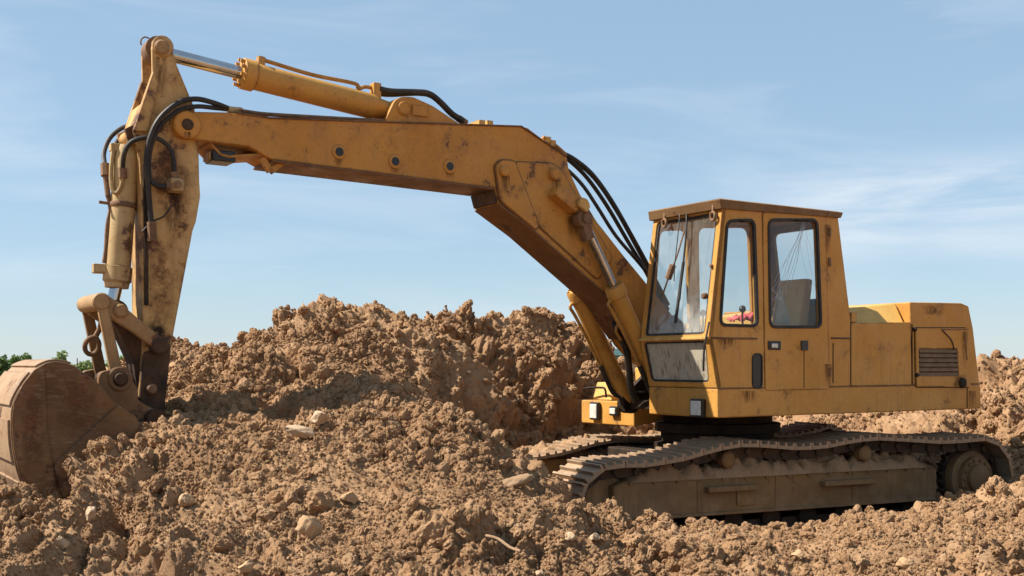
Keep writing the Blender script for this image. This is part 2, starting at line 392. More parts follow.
# control heights: per picture column a list of (row, distance) or, where nothing shows, ('z', height, distance)
cols = {
 -120: [(576, 5.2), (505, 6.6), ('z', .75, 8.5), ('z', .5, 12), ('z', .2, 18)],
 0: [(576, 5.2), (508, 6.4), ('z', .5, 7.2), ('z', .5, 8), ('z', .85, 10), ('z', .6, 13), ('z', .2, 18)],
 63: [(576, 5.2), (514, 6.35), ('z', .57, 6.9), ('z', .54, 7.4), ('z', .9, 8.6), ('z', .95, 11), ('z', .7, 14), ('z', .2, 19)],
 105: [(576, 5.2), (512, 6.2), (478, 6.95), ('z', .95, 7.7), ('z', 1.2, 9), ('z', 1.3, 11.2), ('z', .9, 14)],
 150: [(576, 5.2), (500, 6.4), (452, 7.3), (430, 7.9), (392, 9.0), (368, 10.4), (350, 11.8), ('z', 1.2, 14.5)],
 200: [(576, 5.2), (480, 6.8), (425, 7.9), (382, 9.4), (354, 11.8), ('z', 1.2, 14.5), ('z', .3, 19)],
 222: [(576, 5.2), (480, 6.8), (425, 7.9), (384, 9.3), (364, 11.2), (350, 11.9), ('z', 1.0, 13.6)],
 243: [(576, 5.2), (480, 6.8), (425, 7.8), (386, 9.2), (366, 11.2), (360, 12.2), ('z', 1.2, 14.5)],
 260: [(430, 7.7), (386, 9.1), (354, 11.4), (336, 12.4), ('z', 1.4, 15)],
 300: [(576, 5.2), (500, 6.5), (437, 7.6), (388, 8.9), (352, 10.8), (327, 12.8), ('z', 1.5, 15.5)],
 350: [(576, 5.2), (500, 6.4), (437, 7.5), (390, 8.7), (372, 9.8), (343, 11.5), (310, 13), ('z', 1.5, 16), ('z', .3, 20)],
 400: [(576, 5.2), (500, 6.3), (445, 7.3), (400, 8.3), ('z', 1.15, 9.6), (392, 11.1), (342, 12.0), (320, 13.0), ('z', 1.5, 16)],
 450: [(576, 5.2), (500, 6.3), (422, 7.8), ('z', .95, 9.2), (432, 11.3), (362, 12.1), (340, 13.1), ('z', 1.5, 16)],
 500: [(576, 5.3), (520, 6.2), (450, 7.7), ('z', .7, 9.0), ('z', .35, 10.6), (452, 12.0), (390, 12.9), (340, 13.7), ('z', 1.5, 16.3)],
 535: [(576, 5.5), (522, 6.5), (474, 7.8), ('z', .5, 8.7), ('z', .1, 11), (450, 12.8), (385, 13.5), (337, 14.3), ('z', 1.5, 16.5)],
 570: [(576, 5.7), (530, 6.9), (512, 7.9), ('z', .0, 9.2), ('z', .05, 11.4), (445, 13.5), (385, 14.0), (330, 14.8), ('z', 1.3, 16.8)],
 600: [(576, 6.0), (538, 7.4), (527, 8.1), ('z', .0, 9.3), (440, 14.0), (390, 14.4), (340, 15.1), ('z', 1.0, 17)],
 640: [(576, 6.3), (540, 7.7), (537, 8.3), ('z', .0, 9.2), ('z', .3, 12.8), ('z', .95, 14), ('z', .9, 15.5)],
 720: [(576, 6.6), (556, 7.3), (549, 8.3), ('z', .0, 9.1), ('z', .3, 12.8), ('z', .8, 15), ('z', .7, 17)],
 800: [(576, 6.6), (540, 7.9), (532, 8.6), ('z', -.02, 9.6), ('z', .4, 13), (430, 15), (415, 16.5), ('z', .8, 19)],
 900: [(576, 6.6), (530, 8.0), (518, 8.7), ('z', .02, 10.2), (440, 13), (412, 15), (400, 16.5), ('z', .9, 19)],
 950: [(576, 6.4), (516, 8.3), (505, 9.0), ('z', .1, 10.5), (435, 13), (404, 15), ('z', 1.2, 17)],
 1000: [(576, 6.2), (506, 8.6), (497, 9.3), ('z', .25, 10.9), (450, 12.2), (402, 13.5), (362, 15.5), ('z', 1.2, 18)],
 1060: [(576, 6.0), (500, 8.6), (485, 9.6), ('z', .5, 11), (450, 12), (400, 13.2), (364, 15.2), ('z', 1.2, 18)],
 1180: [(576, 6.0), (495, 8.8), (450, 11.5), (400, 13.2), (366, 15.2), ('z', 1.0, 18)],
}
cp = []
for u, l in cols.items():
    for q in l:
        if q[0] == 'z': Y = q[2]; z = q[1]
        else: Y = q[1]; z = CAM_Z - (q[0] - 364) / FPX * Y
        cp.append(((u - 512) / FPX * Y, Y, z))
for yl in (-1.15, 1.15):                          # the machine stands level on its tracks
    for xl in (-2.2, -1.1, 0, 1.1, 2.2):
        cp.append((PX + xl * FT[0] + yl * LT[0], PY + xl * FT[1] + yl * LT[1], -.01))
for Y in (22, 28):
    for X in np.linspace(-20, 22, 9): cp.append((X, Y, .1 if Y < 25 else -.1))
for X in np.linspace(-4.5, 4.5, 7): cp.append((X, 3.6, .35)); cp.append((X * .6, 2.0, .12))
cp = np.array(cp)
def tps_k(r): return np.where(r > 1e-9, r * r * np.log(np.maximum(r, 1e-9)), 0)
nC = len(cp); d = np.linalg.norm(cp[:, None, :2] - cp[None, :, :2], axis=2)
A = np.zeros((nC + 3, nC + 3)); A[:nC, :nC] = tps_k(d) + np.eye(nC) * .006
A[:nC, nC] = 1; A[:nC, nC + 1:] = cp[:, :2]; A[nC, :nC] = 1; A[nC + 1:, :nC] = cp[:, :2].T
W_ = np.linalg.solve(A, np.concatenate([cp[:, 2], np.zeros(3)]))
def height(X, Y):
    sh = X.shape; X = X.ravel(); Y = Y.ravel(); out = np.empty_like(X)
    for s0 in range(0, len(X), 40000):
        x, y = X[s0:s0 + 40000], Y[s0:s0 + 40000]
        r = np.sqrt((x[:, None] - cp[None, :, 0]) ** 2 + (y[:, None] - cp[None, :, 1]) ** 2)
        out[s0:s0 + 40000] = tps_k(r) @ W_[:nC] + W_[nC] + x * W_[nC + 1] + y * W_[nC + 2]
    return out.reshape(sh)
th = np.concatenate([np.linspace(-42, -27.5, 60, endpoint=False), np.linspace(-27.5, 27.5, 980), np.linspace(27.5, 42, 61)[1:]])
th = np.radians(th); NTH = len(th); NR = 840
# coarse polar table of heights, then rows spread evenly over the slope as it is seen, steep banks included
rc = np.geomspace(2.2, 30, 420); thc = np.linspace(th[0], th[-1], 170)
TC, RC = np.meshgrid(thc, rc)
H = height(np.sin(TC) * RC, np.cos(TC) * RC)
fade = np.clip((RC - 22) / 6, 0, 1); H = H * (1 - fade) + fade * -.15
H = np.maximum(H, -.25)
XYZ = np.zeros((NR, NTH, 3))
Hcol = np.empty((420, NTH))
for i in range(420): Hcol[i] = np.interp(th, thc, H[i])
for j in range(NTH):
    hh = Hcol[:, j]; ds = np.hypot(np.diff(rc), np.diff(hh) * 1.6) / (rc[1:] ** 1.0)
    wgt = np.where(rc[1:] < 4.6, .25, 1.0) * np.where(rc[1:] > 17, .5, 1.0)
    s_ = np.concatenate([[0], np.cumsum(ds * wgt)])
    t_ = np.linspace(0, s_[-1], NR); r_ = np.interp(t_, s_, rc); h_ = np.interp(t_, s_, hh)
    XYZ[:, j, 0] = np.sin(th[j]) * r_; XYZ[:, j, 1] = np.cos(th[j]) * r_; XYZ[:, j, 2] = h_
def gridnormals(G):
    du = np.gradient(G, axis=1); dv = np.gradient(G, axis=0); n = np.cross(du, dv)
    n /= np.linalg.norm(n, axis=2)[..., None] + 1e-12
    return np.where(n[..., 2:] < 0, -n, n)
Nrm = gridnormals(XYZ)
P0 = XYZ.reshape(-1, 3); N0 = Nrm.reshape(-1, 3)
N0 = N0 * .75 + np.array([0, 0, .35]); N0 /= np.linalg.norm(N0, axis=1)[:, None]
n1, n2, n3 = Noise(1), Noise(2), Noise(3)
warp = np.stack([n1(P0 * 1.7 + 5), n2(P0 * 1.7 + 9), n3(P0 * 1.7)], 1) * .22
Pw = P0 + warp
rough = np.clip(.95 + 1.4 * n1(P0 * .8 + 20), .4, 1.5)
fine = np.clip(1.0 + 1.5 * n2(P0 * 1.0 + 31), .5, 1.7)
def lump(nz, p): a = np.abs(nz(p)) ** .8; return a - .33
disp = .07 * n1(P0 * .8 + 3)
disp += .22 * lump(n2, Pw * 1.15) * rough
disp += .23 * lump(n3, Pw * 2.5 + 4) * rough
disp += (.10 * lump(n1, Pw * 5.2 + 8) - .085 * lump(n2, Pw * 6.3 + 17)) * rough
Pv = P0 + np.stack([n3(P0 * 9), n1(P0 * 9 + 4), n2(P0 * 9 + 7)], 1) * .045
disp += (.036 * lump(n2, Pv * 10 + 2) - .026 * lump(n3, Pv * 13 + 9)) * fine
disp += .027 * lump(n3, Pv * 21 + 6) * fine
disp += .016 * lump(n1, Pv * 39 + 1) * fine
disp += .008 * lump(n2, P0 * 72 + 3) * fine
disp *= 1 + .35 * np.clip((P0[:, 1] - 10.5) / 2, 0, 1)
disp += .035 * np.clip((10.5 - P0[:, 1]) / 1.5, 0, 1)
# packed flat under the tracks, calmer far out
lx = (P0[:, 0] - PX) * FT[0] + (P0[:, 1] - PY) * FT[1]; ly = (P0[:, 0] - PX) * LT[0] + (P0[:, 1] - PY) * LT[1]
under = np.clip((2.9 - np.abs(lx)) / .5, 0, 1) * np.clip((1.6 - np.abs(ly)) / .25, 0, 1)
disp *= (1 - .8 * under)
disp *= np.clip((30 - P0[:, 1]) / 8, .2, 1)
P1 = P0 + N0 * disp[:, None]
P1[:, 2] -= .06 * under
G1 = P1.reshape(NR, NTH, 3); GN_ = gridnormals(G1).reshape(-1, 3)
me = bpy.data.meshes.new('soil_mounds')
idx = np.arange(NR * NTH).reshape(NR, NTH)
quads = np.stack([idx[:-1, :-1], idx[:-1, 1:], idx[1:, 1:], idx[1:, :-1]], -1).reshape(-1, 4)
me.vertices.add(len(P1)); me.vertices.foreach_set('co', P1.astype(np.float32).ravel())
me.loops.add(quads.size); me.loops.foreach_set('vertex_index', quads.ravel().astype(np.int32))
me.polygons.add(len(quads)); me.polygons.foreach_set('loop_start', np.arange(0, quads.size, 4, dtype=np.int32))
me.update(calc_edges=True); me.shade_smooth(); me.materials.append(M['soil'])
mounds = bpy.data.objects.new('soil_mounds', me); C.objects.link(mounds); tag(mounds, kind='structure')
# the plain round about, to the horizon
v = [(0, 0, -.3)]; f = []; NS = 96; rings = [3, 8, 20, 32, 60, 150, 400, 1200, 4000]
for k, r in enumerate(rings):
    for i in range(NS):
        a = 2 * math.pi * i / NS; v.append((r * math.cos(a), r * math.sin(a), -.3))
f += [(0, 1 + i, 1 + (i + 1) % NS) for i in range(NS)]
for k in range(len(rings) - 1):
    f += [(1 + k * NS + i, 1 + (k + 1) * NS + i, 1 + (k + 1) * NS + (i + 1) % NS, 1 + k * NS + (i + 1) % NS) for i in range(NS)]
gb = MB(); gb.add(v, f); tag(gb.build('ground', 'soil'), kind='structure')

# projected vertices of the mounds: used to lay stones down where the photograph shows them
pu = 512 + FPX * P1[:, 0] / P1[:, 1]; pv = 364 - FPX * (P1[:, 2] - CAM_Z) / P1[:, 1]
def on_soil(u, v, w=3):
    m = np.where((np.abs(pu - u) < w) & (np.abs(pv - v) < w))[0]
    if len(m) == 0: return on_soil(u, v, w * 2)
    i = m[np.argmin(P1[m, 1])]; return Vector(P1[i]), Vector(GN_[i])
# loose clods, tens of thousands: points with size, turn and shape, made solid by geometry nodes
e1 = np.linalg.norm(G1[1:, 1:] - G1[:-1, 1:], axis=2); e2 = np.linalg.norm(G1[1:, 1:] - G1[1:, :-1], axis=2)
area = np.zeros((NR, NTH)); area[1:, 1:] = e1 * e2; area = area.ravel()
facing = np.clip((GN_ * (np.array([0, 0, CAM_Z]) - P1)).sum(1) / np.linalg.norm(P1, axis=1) + .25, 0, 1)
dens = np.clip(.55 + 2.2 * n3(P0 * 1.1 + 13), .12, 2.0)
wt = area * dens * (facing > 0) * (P1[:, 1] < 17.5) * (np.abs(np.arctan2(P1[:, 0], P1[:, 1])) < R(33)) * (P1[:, 1] > 4.2)
wt = wt * (1 - .85 * under) / np.maximum(P1[:, 1], 3) ** .8
NCL = 120000
pick = rng.choice(len(P1), NCL, p=wt / wt.sum())
size = .0075 * (1 - rng.random(NCL)) ** (-1 / 1.55)
size = np.clip(size, .0075, .06) * (P1[pick, 1] / 7.5) ** .35
big = size > .05; size[big] = np.where(rng.random(big.sum()) < .5, size[big], .03)
size[:420] = .05 + .075 * rng.random(420) ** 2
# crumbs everywhere on the nearer slopes
NCR = 110000
wc = area * np.clip(.8 + 1.4 * n1(P0 * 1.6 + 40), .1, 1.8) * (facing > 0) * (P1[:, 1] < 12) * (P1[:, 1] > 4.2) * (np.abs(np.arctan2(P1[:, 0], P1[:, 1])) < R(31)) * (1 - .85 * under) / np.maximum(P1[:, 1], 3) ** 1.6
pick = np.concatenate([pick, rng.choice(len(P1), NCR, p=wc / wc.sum())])
size = np.concatenate([size, rng.uniform(.005, .013, NCR) * (P1[pick[NCL:], 1] / 6.5) ** .7]); NCL += NCR
# no big clod on top of a stone that the photograph shows
for su, sv in ((312, 524), (303, 433), (515, 480), (90, 510), (63, 538), (541, 571), (570, 537), (595, 534), (186, 498), (243, 565), (352, 494), (318, 415), (800, 553), (905, 560), (505, 547)):
    near = (np.abs(pu[pick] - su) < 30) & (pv[pick] > sv - 12) & (pv[pick] < sv + 34) & (size > .022)
    size[near] = .014
pos = P1[pick] + GN_[pick] * (size * rng.uniform(-.25, .45, NCL))[:, None]
cm = bpy.data.meshes.new('soil_clods'); cm.vertices.add(NCL); cm.vertices.foreach_set('co', pos.astype(np.float32).ravel())
at = cm.attributes.new('clod_scale', 'FLOAT', 'POINT'); at.data.foreach_set('value', size.astype(np.float32))
at = cm.attributes.new('clod_turn', 'FLOAT_VECTOR', 'POINT'); at.data.foreach_set('vector', rng.uniform(0, 6.28, (NCL, 3)).astype(np.float32).ravel())
at = cm.attributes.new('clod_shape', 'INT', 'POINT'); at.data.foreach_set('value', rng.integers(0, 8, NCL).astype(np.int32))
clods = bpy.data.objects.new('soil_clods', cm); C.objects.link(clods)
tag(clods, 'loose crumbly clods of brown soil scattered over the mounds', 'soil', kind='stuff')
ng = bpy.data.node_groups.new('clods', 'GeometryNodeTree')
ng.interface.new_socket('Geometry', in_out='INPUT', socket_type='NodeSocketGeometry'); ng.interface.new_socket('Geometry', in_out='OUTPUT', socket_type='NodeSocketGeometry')
gn, gl_ = ng.nodes, ng.links
gi, go = gn.new('NodeGroupInput'), gn.new('NodeGroupOutput')
gti = gn.new('GeometryNodeGeometryToInstance')
def vmath(op, a, b):
    x = gn.new('ShaderNodeVectorMath'); x.operation = op
    for i, q in enumerate((a, b)):
        if q is None: continue
        if isinstance(q, bpy.types.NodeSocket): gl_.new(q, x.inputs['Scale'] if (op == 'SCALE' and i == 1) else x.inputs[i])
        elif op == 'SCALE' and i == 1: x.inputs['Scale'].default_value = q
        else: x.inputs[i].default_value = q
    return x.outputs[0]
def gmath(op, a, b):
    x = gn.new('ShaderNodeMath'); x.operation = op
    for i, q in enumerate((a, b)):
        if isinstance(q, bpy.types.NodeSocket): gl_.new(q, x.inputs[i])
        else: x.inputs[i].default_value = q
    return x.outputs[0]
for k in range(8):
    ico = gn.new('GeometryNodeMeshIcoSphere'); ico.inputs['Subdivisions'].default_value = 4
    ps = gn.new('GeometryNodeInputPosition')
    tot = None
    for s_, a_ in ((.8, -.75), (1.7, -.42), (3.4, .24), (7.0, .13)):       # broken faces with sharp ridges first, crumbs on them
        nz = gn.new('ShaderNodeTexNoise'); nz.noise_dimensions = '4D'; nz.inputs['W'].default_value = k * 7.3 + s_; nz.inputs['Scale'].default_value = s_; nz.inputs['Detail'].default_value = 1.0
        gl_.new(ps.outputs[0], nz.inputs['Vector'])
        q = gmath('MULTIPLY', gmath('ABSOLUTE', gmath('SUBTRACT', nz.outputs['Fac'], .5), 0), a_ * 2.2)
        tot = q if tot is None else gmath('ADD', tot, q)
    rad = gmath('ADD', 1.02, tot)
    nw = vmath('MULTIPLY', vmath('SCALE', ps.outputs[0], rad), (1.0, random.uniform(.65, 1.0), random.uniform(.5, .85)))
    sp = gn.new('GeometryNodeSetPosition'); gl_.new(ico.outputs[0], sp.inputs['Geometry']); gl_.new(nw, sp.inputs['Position'])
    gl_.new(sp.outputs[0], gti.inputs[0])
iop = gn.new('GeometryNodeInstanceOnPoints'); iop.inputs['Pick Instance'].default_value = True
def attr(name, typ):
    a = gn.new('GeometryNodeInputNamedAttribute'); a.data_type = typ; a.inputs[0].default_value = name; return a.outputs[0]
e2r = gn.new('FunctionNodeEulerToRotation'); gl_.new(attr('clod_turn', 'FLOAT_VECTOR'), e2r.inputs[0])
gl_.new(gi.outputs[0], iop.inputs['Points']); gl_.new(gti.outputs[0], iop.inputs['Instance']); gl_.new(attr('clod_shape', 'INT'), iop.inputs['Instance Index'])
gl_.new(e2r.outputs[0], iop.inputs['Rotation']); gl_.new(attr('clod_scale', 'FLOAT'), iop.inputs['Scale'])
smn = gn.new('GeometryNodeSetMaterial')
t = NT('clod_soil')
oi = t.n.new('ShaderNodeObjectInfo')
c = t.mix(oi.outputs['Random'], (.32, .18, .092), (.435, .268, .148))
c = t.mix(t.ramp(t.noise(1.3, 4, .7), .42, .7), c, (.385, .22, .112))
M['clod_soil'] = t.done(t.bsdf(c, .93, 0, .1, t.noise(5, 5, .75), .6, .12))
smn.inputs['Material'].default_value = M['clod_soil']
gl_.new(iop.outputs[0], smn.inputs[0]); gl_.new(smn.outputs[0], go.inputs[0])
md = clods.modifiers.new('clods', 'NODES'); md.node_group = ng

# ------------------------------------------------------------------ the excavator
exc = bpy.data.objects.new('excavator', None); C.objects.link(exc)
exc.location = (PX, PY, 0); exc.rotation_euler = (0, 0, math.pi + PSI); exc.empty_display_size = .5
tag(exc, 'old ochre yellow tracked excavator with rusty bucket resting in the soil', 'excavator')
def P3(u, v, y):
    x, z = LP(u, v, y); return Vector((x, y, z))
def pin(u, v, y0, y1, r, parent, mat='rusty_steel', name='pin', r2=None):
    x, z = LP(u, v, y1)
    return MB().lathe((x, y0, z), (x, y1, z), [(0, r), (abs(y1 - y0) - .012, r), (abs(y1 - y0), r - .012)], 20).build(name, mat, parent)
def arc(cx, cz, r, a0, a1, n=8):
    return [(cx + r * math.cos(R(a0 + (a1 - a0) * i / n)), cz + r * math.sin(R(a0 + (a1 - a0) * i / n))) for i in range(n + 1)]

# --- undercarriage
UR = -(PSI - PST)                                # the upper structure is slewed against the tracks
def turn(o): o.rotation_euler = (0, 0, UR); return o
carbody = turn(MB().box(-.85, .85, -.8, .8, .34, .72).prism([(-1.3, .40), (1.3, .40), (1.1, .62), (-1.1, .62)], -.95, -.6).prism([(-1.3, .40), (1.3, .40), (1.1, .62), (-1.1, .62)], .6, .95).build('carbody', 'grime', exc, .02))
MB().lathe((0, 0, .70), (0, 0, 1.16), [(0, .66), (.10, .66), (.11, .58), (.20, .58), (.21, .64), (.30, .64), (.31, .56), (.46, .56)], 40).build('slewing_ring', 'grime', exc)
ZC, RI = .45, .385                               # height of wheel axles, radius to the shoe plate
def track_path(slack=0):
    pts = []
    fx, rx = 2.05, -2.2
    for x in np.linspace(rx, fx, 30): pts.append((x, .075))
    for a in np.linspace(-90, 90, 14)[1:-1]: pts.append((fx + (RI - .05) * math.cos(R(a)), ZC - .045 + (RI - .055) * math.sin(R(a))))
    top = [(2.05, .735), (1.75, .725), (1.4, .758), (1.05, .832), (.83, .868), (.55, .858), (.15, .818), (-.15, .818), (-.48, .862), (-.75, .884), (-1.05, .866), (-1.6, .822), (-1.9, .822), (-2.2, .836)]
    pts += [(x, z - slack * min(1, (2.12 - x) * 2.5, (x + 2.2) * 2.5)) for x, z in top]
    for a in np.linspace(90, 270, 14)[1:-1]: pts.append((rx + RI * math.cos(R(a)), ZC + RI * math.sin(R(a))))
    pts = np.array(pts)
    if slack: pts[:, 1] = np.where(pts[:, 1] > .1, .1 + (pts[:, 1] - .1) * (1 - .115 * np.clip(pts[:, 0] / 2.1, 0, 1)), pts[:, 1])
    return pts
def setpath(slack):
    global path, cl, cum, pitch
    path = track_path(slack)
    cl = np.vstack([path, path[:1]]); cum = np.concatenate([[0], np.cumsum(np.linalg.norm(np.diff(cl, axis=0), axis=1))]); pitch = cum[-1] / NSH
NSH = 54
setpath(0)
# even steps along the closed path
def at_s(s): s = s % cum[-1]; return np.array([np.interp(s, cum, cl[:, 0]), np.interp(s, cum, cl[:, 1])])
def shoe_mesh():
    """a track shoe: plate with three grousers; x along the run, z outwards"""
    p = pitch * .5
    prof = [(-p * .97, -.004), (p * .97, -.004), (p * .97, .056), (p * .80, .060), (p * .74, .030), (p * .16, .026), (p * .09, .056), (-p * .09, .056), (-p * .16, .026), (-p * .74, .030), (-p * .80, .058), (-p * .97, .052)]
    m = MB().prism(prof, -.30, .30)
    return m
shoe0 = shoe_mesh()
shoe_data = None
for side in (1, -1):
    yc = 1.15 * side
    setpath(0 if side > 0 else .085)
    m = MB()
    for k in range(NSH):                          # the chain: two rows of links with pins
        a, b = at_s(k * pitch), at_s((k + 1) * pitch); c = (a + b) / 2; d = (b - a) / np.linalg.norm(b - a); n = np.array([d[1], -d[0]])
        for yo in (-.10, .10):
            q = [c - d * pitch * .56 - n * .012, c + d * pitch * .56 - n * .012, c + d * pitch * .56 - n * .095, c + d * pitch * .3 - n * .11, c - d * pitch * .3 - n * .11, c - d * pitch * .56 - n * .095]
            m.prism([tuple(x) for x in q], yc + yo - .028, yc + yo + .028)
        e = a - n * .055; m.cyl((e[0], yc - .15, e[1]), (e[0], yc + .15, e[1]), .032, n=8)
    track = turn(m.build('track', 'link_steel', exc))
    tag(track, 'near track with dusty grouser shoes' if side > 0 else 'far track half hidden under the machine')
    for k in range(NSH):
        a, b = at_s(k * pitch), at_s((k + 1) * pitch); c = (a + b) / 2; d = (b - a) / np.linalg.norm(b - a)
        if shoe_data is None:
            o = shoe0.build('shoe', 'track_steel', track); shoe_data = o.data
        else:
            o = bpy.data.objects.new('shoe', shoe_data); C.objects.link(o); o.parent = track
        # local +z of the shoe must point outwards (away from the loop)
        n = Vector((d[1], 0, -d[0])); ex = Vector((d[0], 0, d[1])); ey = n.cross(ex)
        o.matrix_local = Matrix(((ex.x, ey.x, n.x, c[0]), (ex.y, ey.y, n.y, yc), (ex.z, ey.z, n.z, c[1]), (0, 0, 0, 1)))
    # side frame
    so = side
    fr = MB()
    fr.prism([(2.0, .27), (2.02, .56), (1.9, .60), (-1.6, .60), (-1.66, .56), (-1.66, .29), (-1.6, .27)], yc - .20 * so, yc + .20 * so)
    fr.prism([(1.7, .60), (1.45, .68), (-1.3, .68), (-1.5, .60)], yc - .13, yc + .13)
    frame_o = turn(fr.build('track_frame', 'track_frame_paint', exc, .02, 2))
    if so > 0:
        for (u0, v0, u1) in ((705, 489, 755), (821, 483, 872)):
            x0, z0 = TP(u0, v0, 1.36); x1, _ = TP(u1, v0, 1.36)
            MB().box(x1, x0, 1.348, 1.42, z0 - .03, z0 + .02).build('step', 'track_frame_paint', frame_o, .008)
        for xs in (1.15, .3, -.6):
            MB().box(xs - .02, xs + .02, 1.346, 1.356, .275, .595).build('weld_rib', 'track_frame_paint', frame_o, .003)
        MB().box(-1.62, 1.98, 1.346, 1.385, .262, .288).build('lower_flange', 'track_frame_paint', frame_o, .004)
        for xs in np.linspace(-1.5, 1.85, 15):
            MB().cyl((xs, 1.348, .575), (xs, 1.364, .575), .017, n=6).build('bolt', 'track_frame_paint', frame_o)
        MB().box(.55, .75, 1.346, 1.362, .33, .47).build('cover_plate', 'track_frame_paint', frame_o, .004)
    # soil caked on top of the side frame
    gx, gy = np.meshgrid(np.linspace(-1.62, 1.9, 150), np.linspace(-.20, .215, 22)); gp = np.stack([gx.ravel(), gy.ravel() * so + yc, np.full(gx.size, .6)], 1)
    cr_ = np.clip(1 - np.abs(gy.ravel() / .215) ** 3, 0, 1) * np.clip((1.9 - gx.ravel()) / .3, 0, 1) * np.clip((gx.ravel() + 1.62) / .2, 0, 1)
    gp[:, 2] = .585 + cr_ * (.06 + .14 * np.abs(n1(gp * 3.1)) + .12 * np.abs(n2(gp * 8)) + .07 * np.abs(n3(gp * 19)) + .07 * n1(gp * 1.2))
    mm = MB(); mm.add([tuple(q) for q in gp], [(r * 150 + c, r * 150 + c + 1, r * 150 + c + 151, r * 150 + c + 150) for r in range(21) for c in range(149)])
    mm.build('caked_soil', 'soil', frame_o, smooth=180)
    for xs in (.83, -.75):
        MB().lathe((xs, yc - .15, .745), (xs, yc + .21 * so, .745), [(0, .075), (.06, .075), (.07, .055), (.26, .055), (.27, .075), (.345, .075), (.36, .055)] if so > 0 else [(0, .075), (.06, .05)], 20).build('carrier_roller', 'track_frame_paint', frame_o)
    for xs in np.linspace(-1.35, 1.6, 8):
        MB().lathe((xs, yc - .17, .19), (xs, yc + .17, .19), [(0, .10), (.06, .10), (.07, .075), (.27, .075), (.28, .10), (.34, .10)], 16).build('roller', 'grime', frame_o)
    # front idler
    zi = ZC - (.045 if so > 0 else .075); MB().lathe((2.05, yc - .12, zi), (2.05, yc + .12, zi), [(0, .18), (.01, .24), (.03, .255), (.06, .26), (.07, .215), (.17, .215), (.18, .26), (.21, .255), (.23, .24), (.24, .18)], 32).build('idler', 'track_frame_paint', frame_o)
    # drive sprocket and final drive
    sp = MB(); prof = []
    for k in range(22):
        for da, rr in ((0, .30), (.35, .30), (.45, .335), (.62, .335), (.72, .30)):
            a = 2 * math.pi * (k + da) / 22; prof.append((-2.2 + rr * math.cos(a), ZC + rr * math.sin(a)))
    sp.prism(prof, yc - .035, yc + .035)
    sprocket = turn(sp.build('sprocket', 'link_steel', exc))
    y0 = yc + .04 * so; y1 = yc + .26 * so
    drive = MB().lathe((-2.2, y0, ZC), (-2.2, y1, ZC), [(0, .27), (.09, .27), (.10, .255), (.12, .215), (.13, .215), (.165, .215), (.17, .14), (.205, .14), (.22, .11)], 32).build('final_drive', 'track_frame_paint', sprocket)
    if so > 0:
        for k in range(14):
            a = 2 * math.pi * k / 14
            q = (-2.2 + .18 * math.cos(a), ZC + .18 * math.sin(a))
            MB().cyl((q[0], y0 + .16, q[1]), (q[0], y0 + .182, q[1]), .019, n=6).build('bolt', 'track_frame_paint', sprocket)

# --- upper frame, deck and right-hand box
sill = MB(); sill.prism([(1.253, 1.128), (1.253, 1.386), (-2.51, 1.386), (-2.53, 1.34), (-2.53, 1.128)], .40, 1.33)
sill.box(-2.53, -.55, -1.33, .398, 1.13, 1.384)
upper = sill.build('upper_frame', 'cab_paint', exc, .012)
for u in (967,):
    x, _ = LP(u, 400, 1.33); MB().box(x - .006, x + .006, 1.325, 1.334, 1.135, 1.38).build('seam', 'grime', upper)
MB().box(-.548, .95, -.38, .385, 1.15, 1.24).build('deck', 'grime', exc, .01)
for y in (-.27, .27):
    MB().prism([(.0, 1.26), (1.02, 1.12), (1.06, 1.26), (.62, 1.60), (.40, 1.80), (.16, 1.74)], y - .028, y + .028).build('boom_bracket', 'grime', exc, .006)
x0 = .76
rb = MB().prism([(x0, .955), (x0, 1.205), (-.52, 1.205), (-.52, 1.10)], -1.33, -.42).build('front_box', 'cab_paint', exc, .012)
MB().prism([(x0 - .10, 1.207), (x0 - .16, 1.40), (x0 - .55, 1.40), (x0 - .6, 1.207)], -1.26, -.92).build('tool_box', 'hood_paint', exc, .012)
MB().prism([(.1, 1.30), (.12, 1.56), (-.5, 1.62), (-.5, 1.30)], -1.20, -.42).build('fuel_tank', 'hood_paint', exc, .02)
MB().prism([(.12, 1.205), (-.02, 1.298), (-.5, 1.298), (-.5, 1.207)], -1.20, -.42).build('tank_foot', 'hood_paint', exc, .01)
MB().tube([(x0 - .05, -1.30, 1.26), (x0 - .02, -1.30, 1.33), (x0 - .05, -1.05, 1.345), (x0 - .04, -.96, 1.33), (x0 - .05, -.95, 1.24)], .012).build('grab_rail', 'grime', exc)
MB().tube([(.14, -.95, 1.50), (.2, -.93, 1.60), (.22, -.7, 1.66), (.2, -.5, 1.62), (.16, -.48, 1.5)], .013).build('grab_rail', 'hood_paint', exc)
def headlight(x, y, z, w, h):
    o = MB().box(x + .002, x + .05, y - w / 2, y + w / 2, z - h / 2, z + h / 2).build('headlight', 'black_plastic', exc, .012)
    MB().box(x + .045, x + .060, y - w / 2 + .018, y + w / 2 - .018, z - h / 2 + .018, z + h / 2 - .018).build('lens', 'lamp_glass', o, .012)
def FPl(u, v, x):
    k = (u - 512) / FPX; X = PX + x * FU[0]; Y = PY + x * FU[1]
    y = (k * Y - X) / (LU[0] - k * LU[1]); return y, CAM_Z - (v - 364) / FPX * (Y + y * LU[1])
y, z = FPl(700, 408, 1.253); headlight(1.253, y, z, .165, .165)
y, z = FPl(597, 411, x0); headlight(x0, y, z, .15, .19)
y, z = FPl(616, 411, x0); headlight(x0 - .004, y, z, .13, .10)

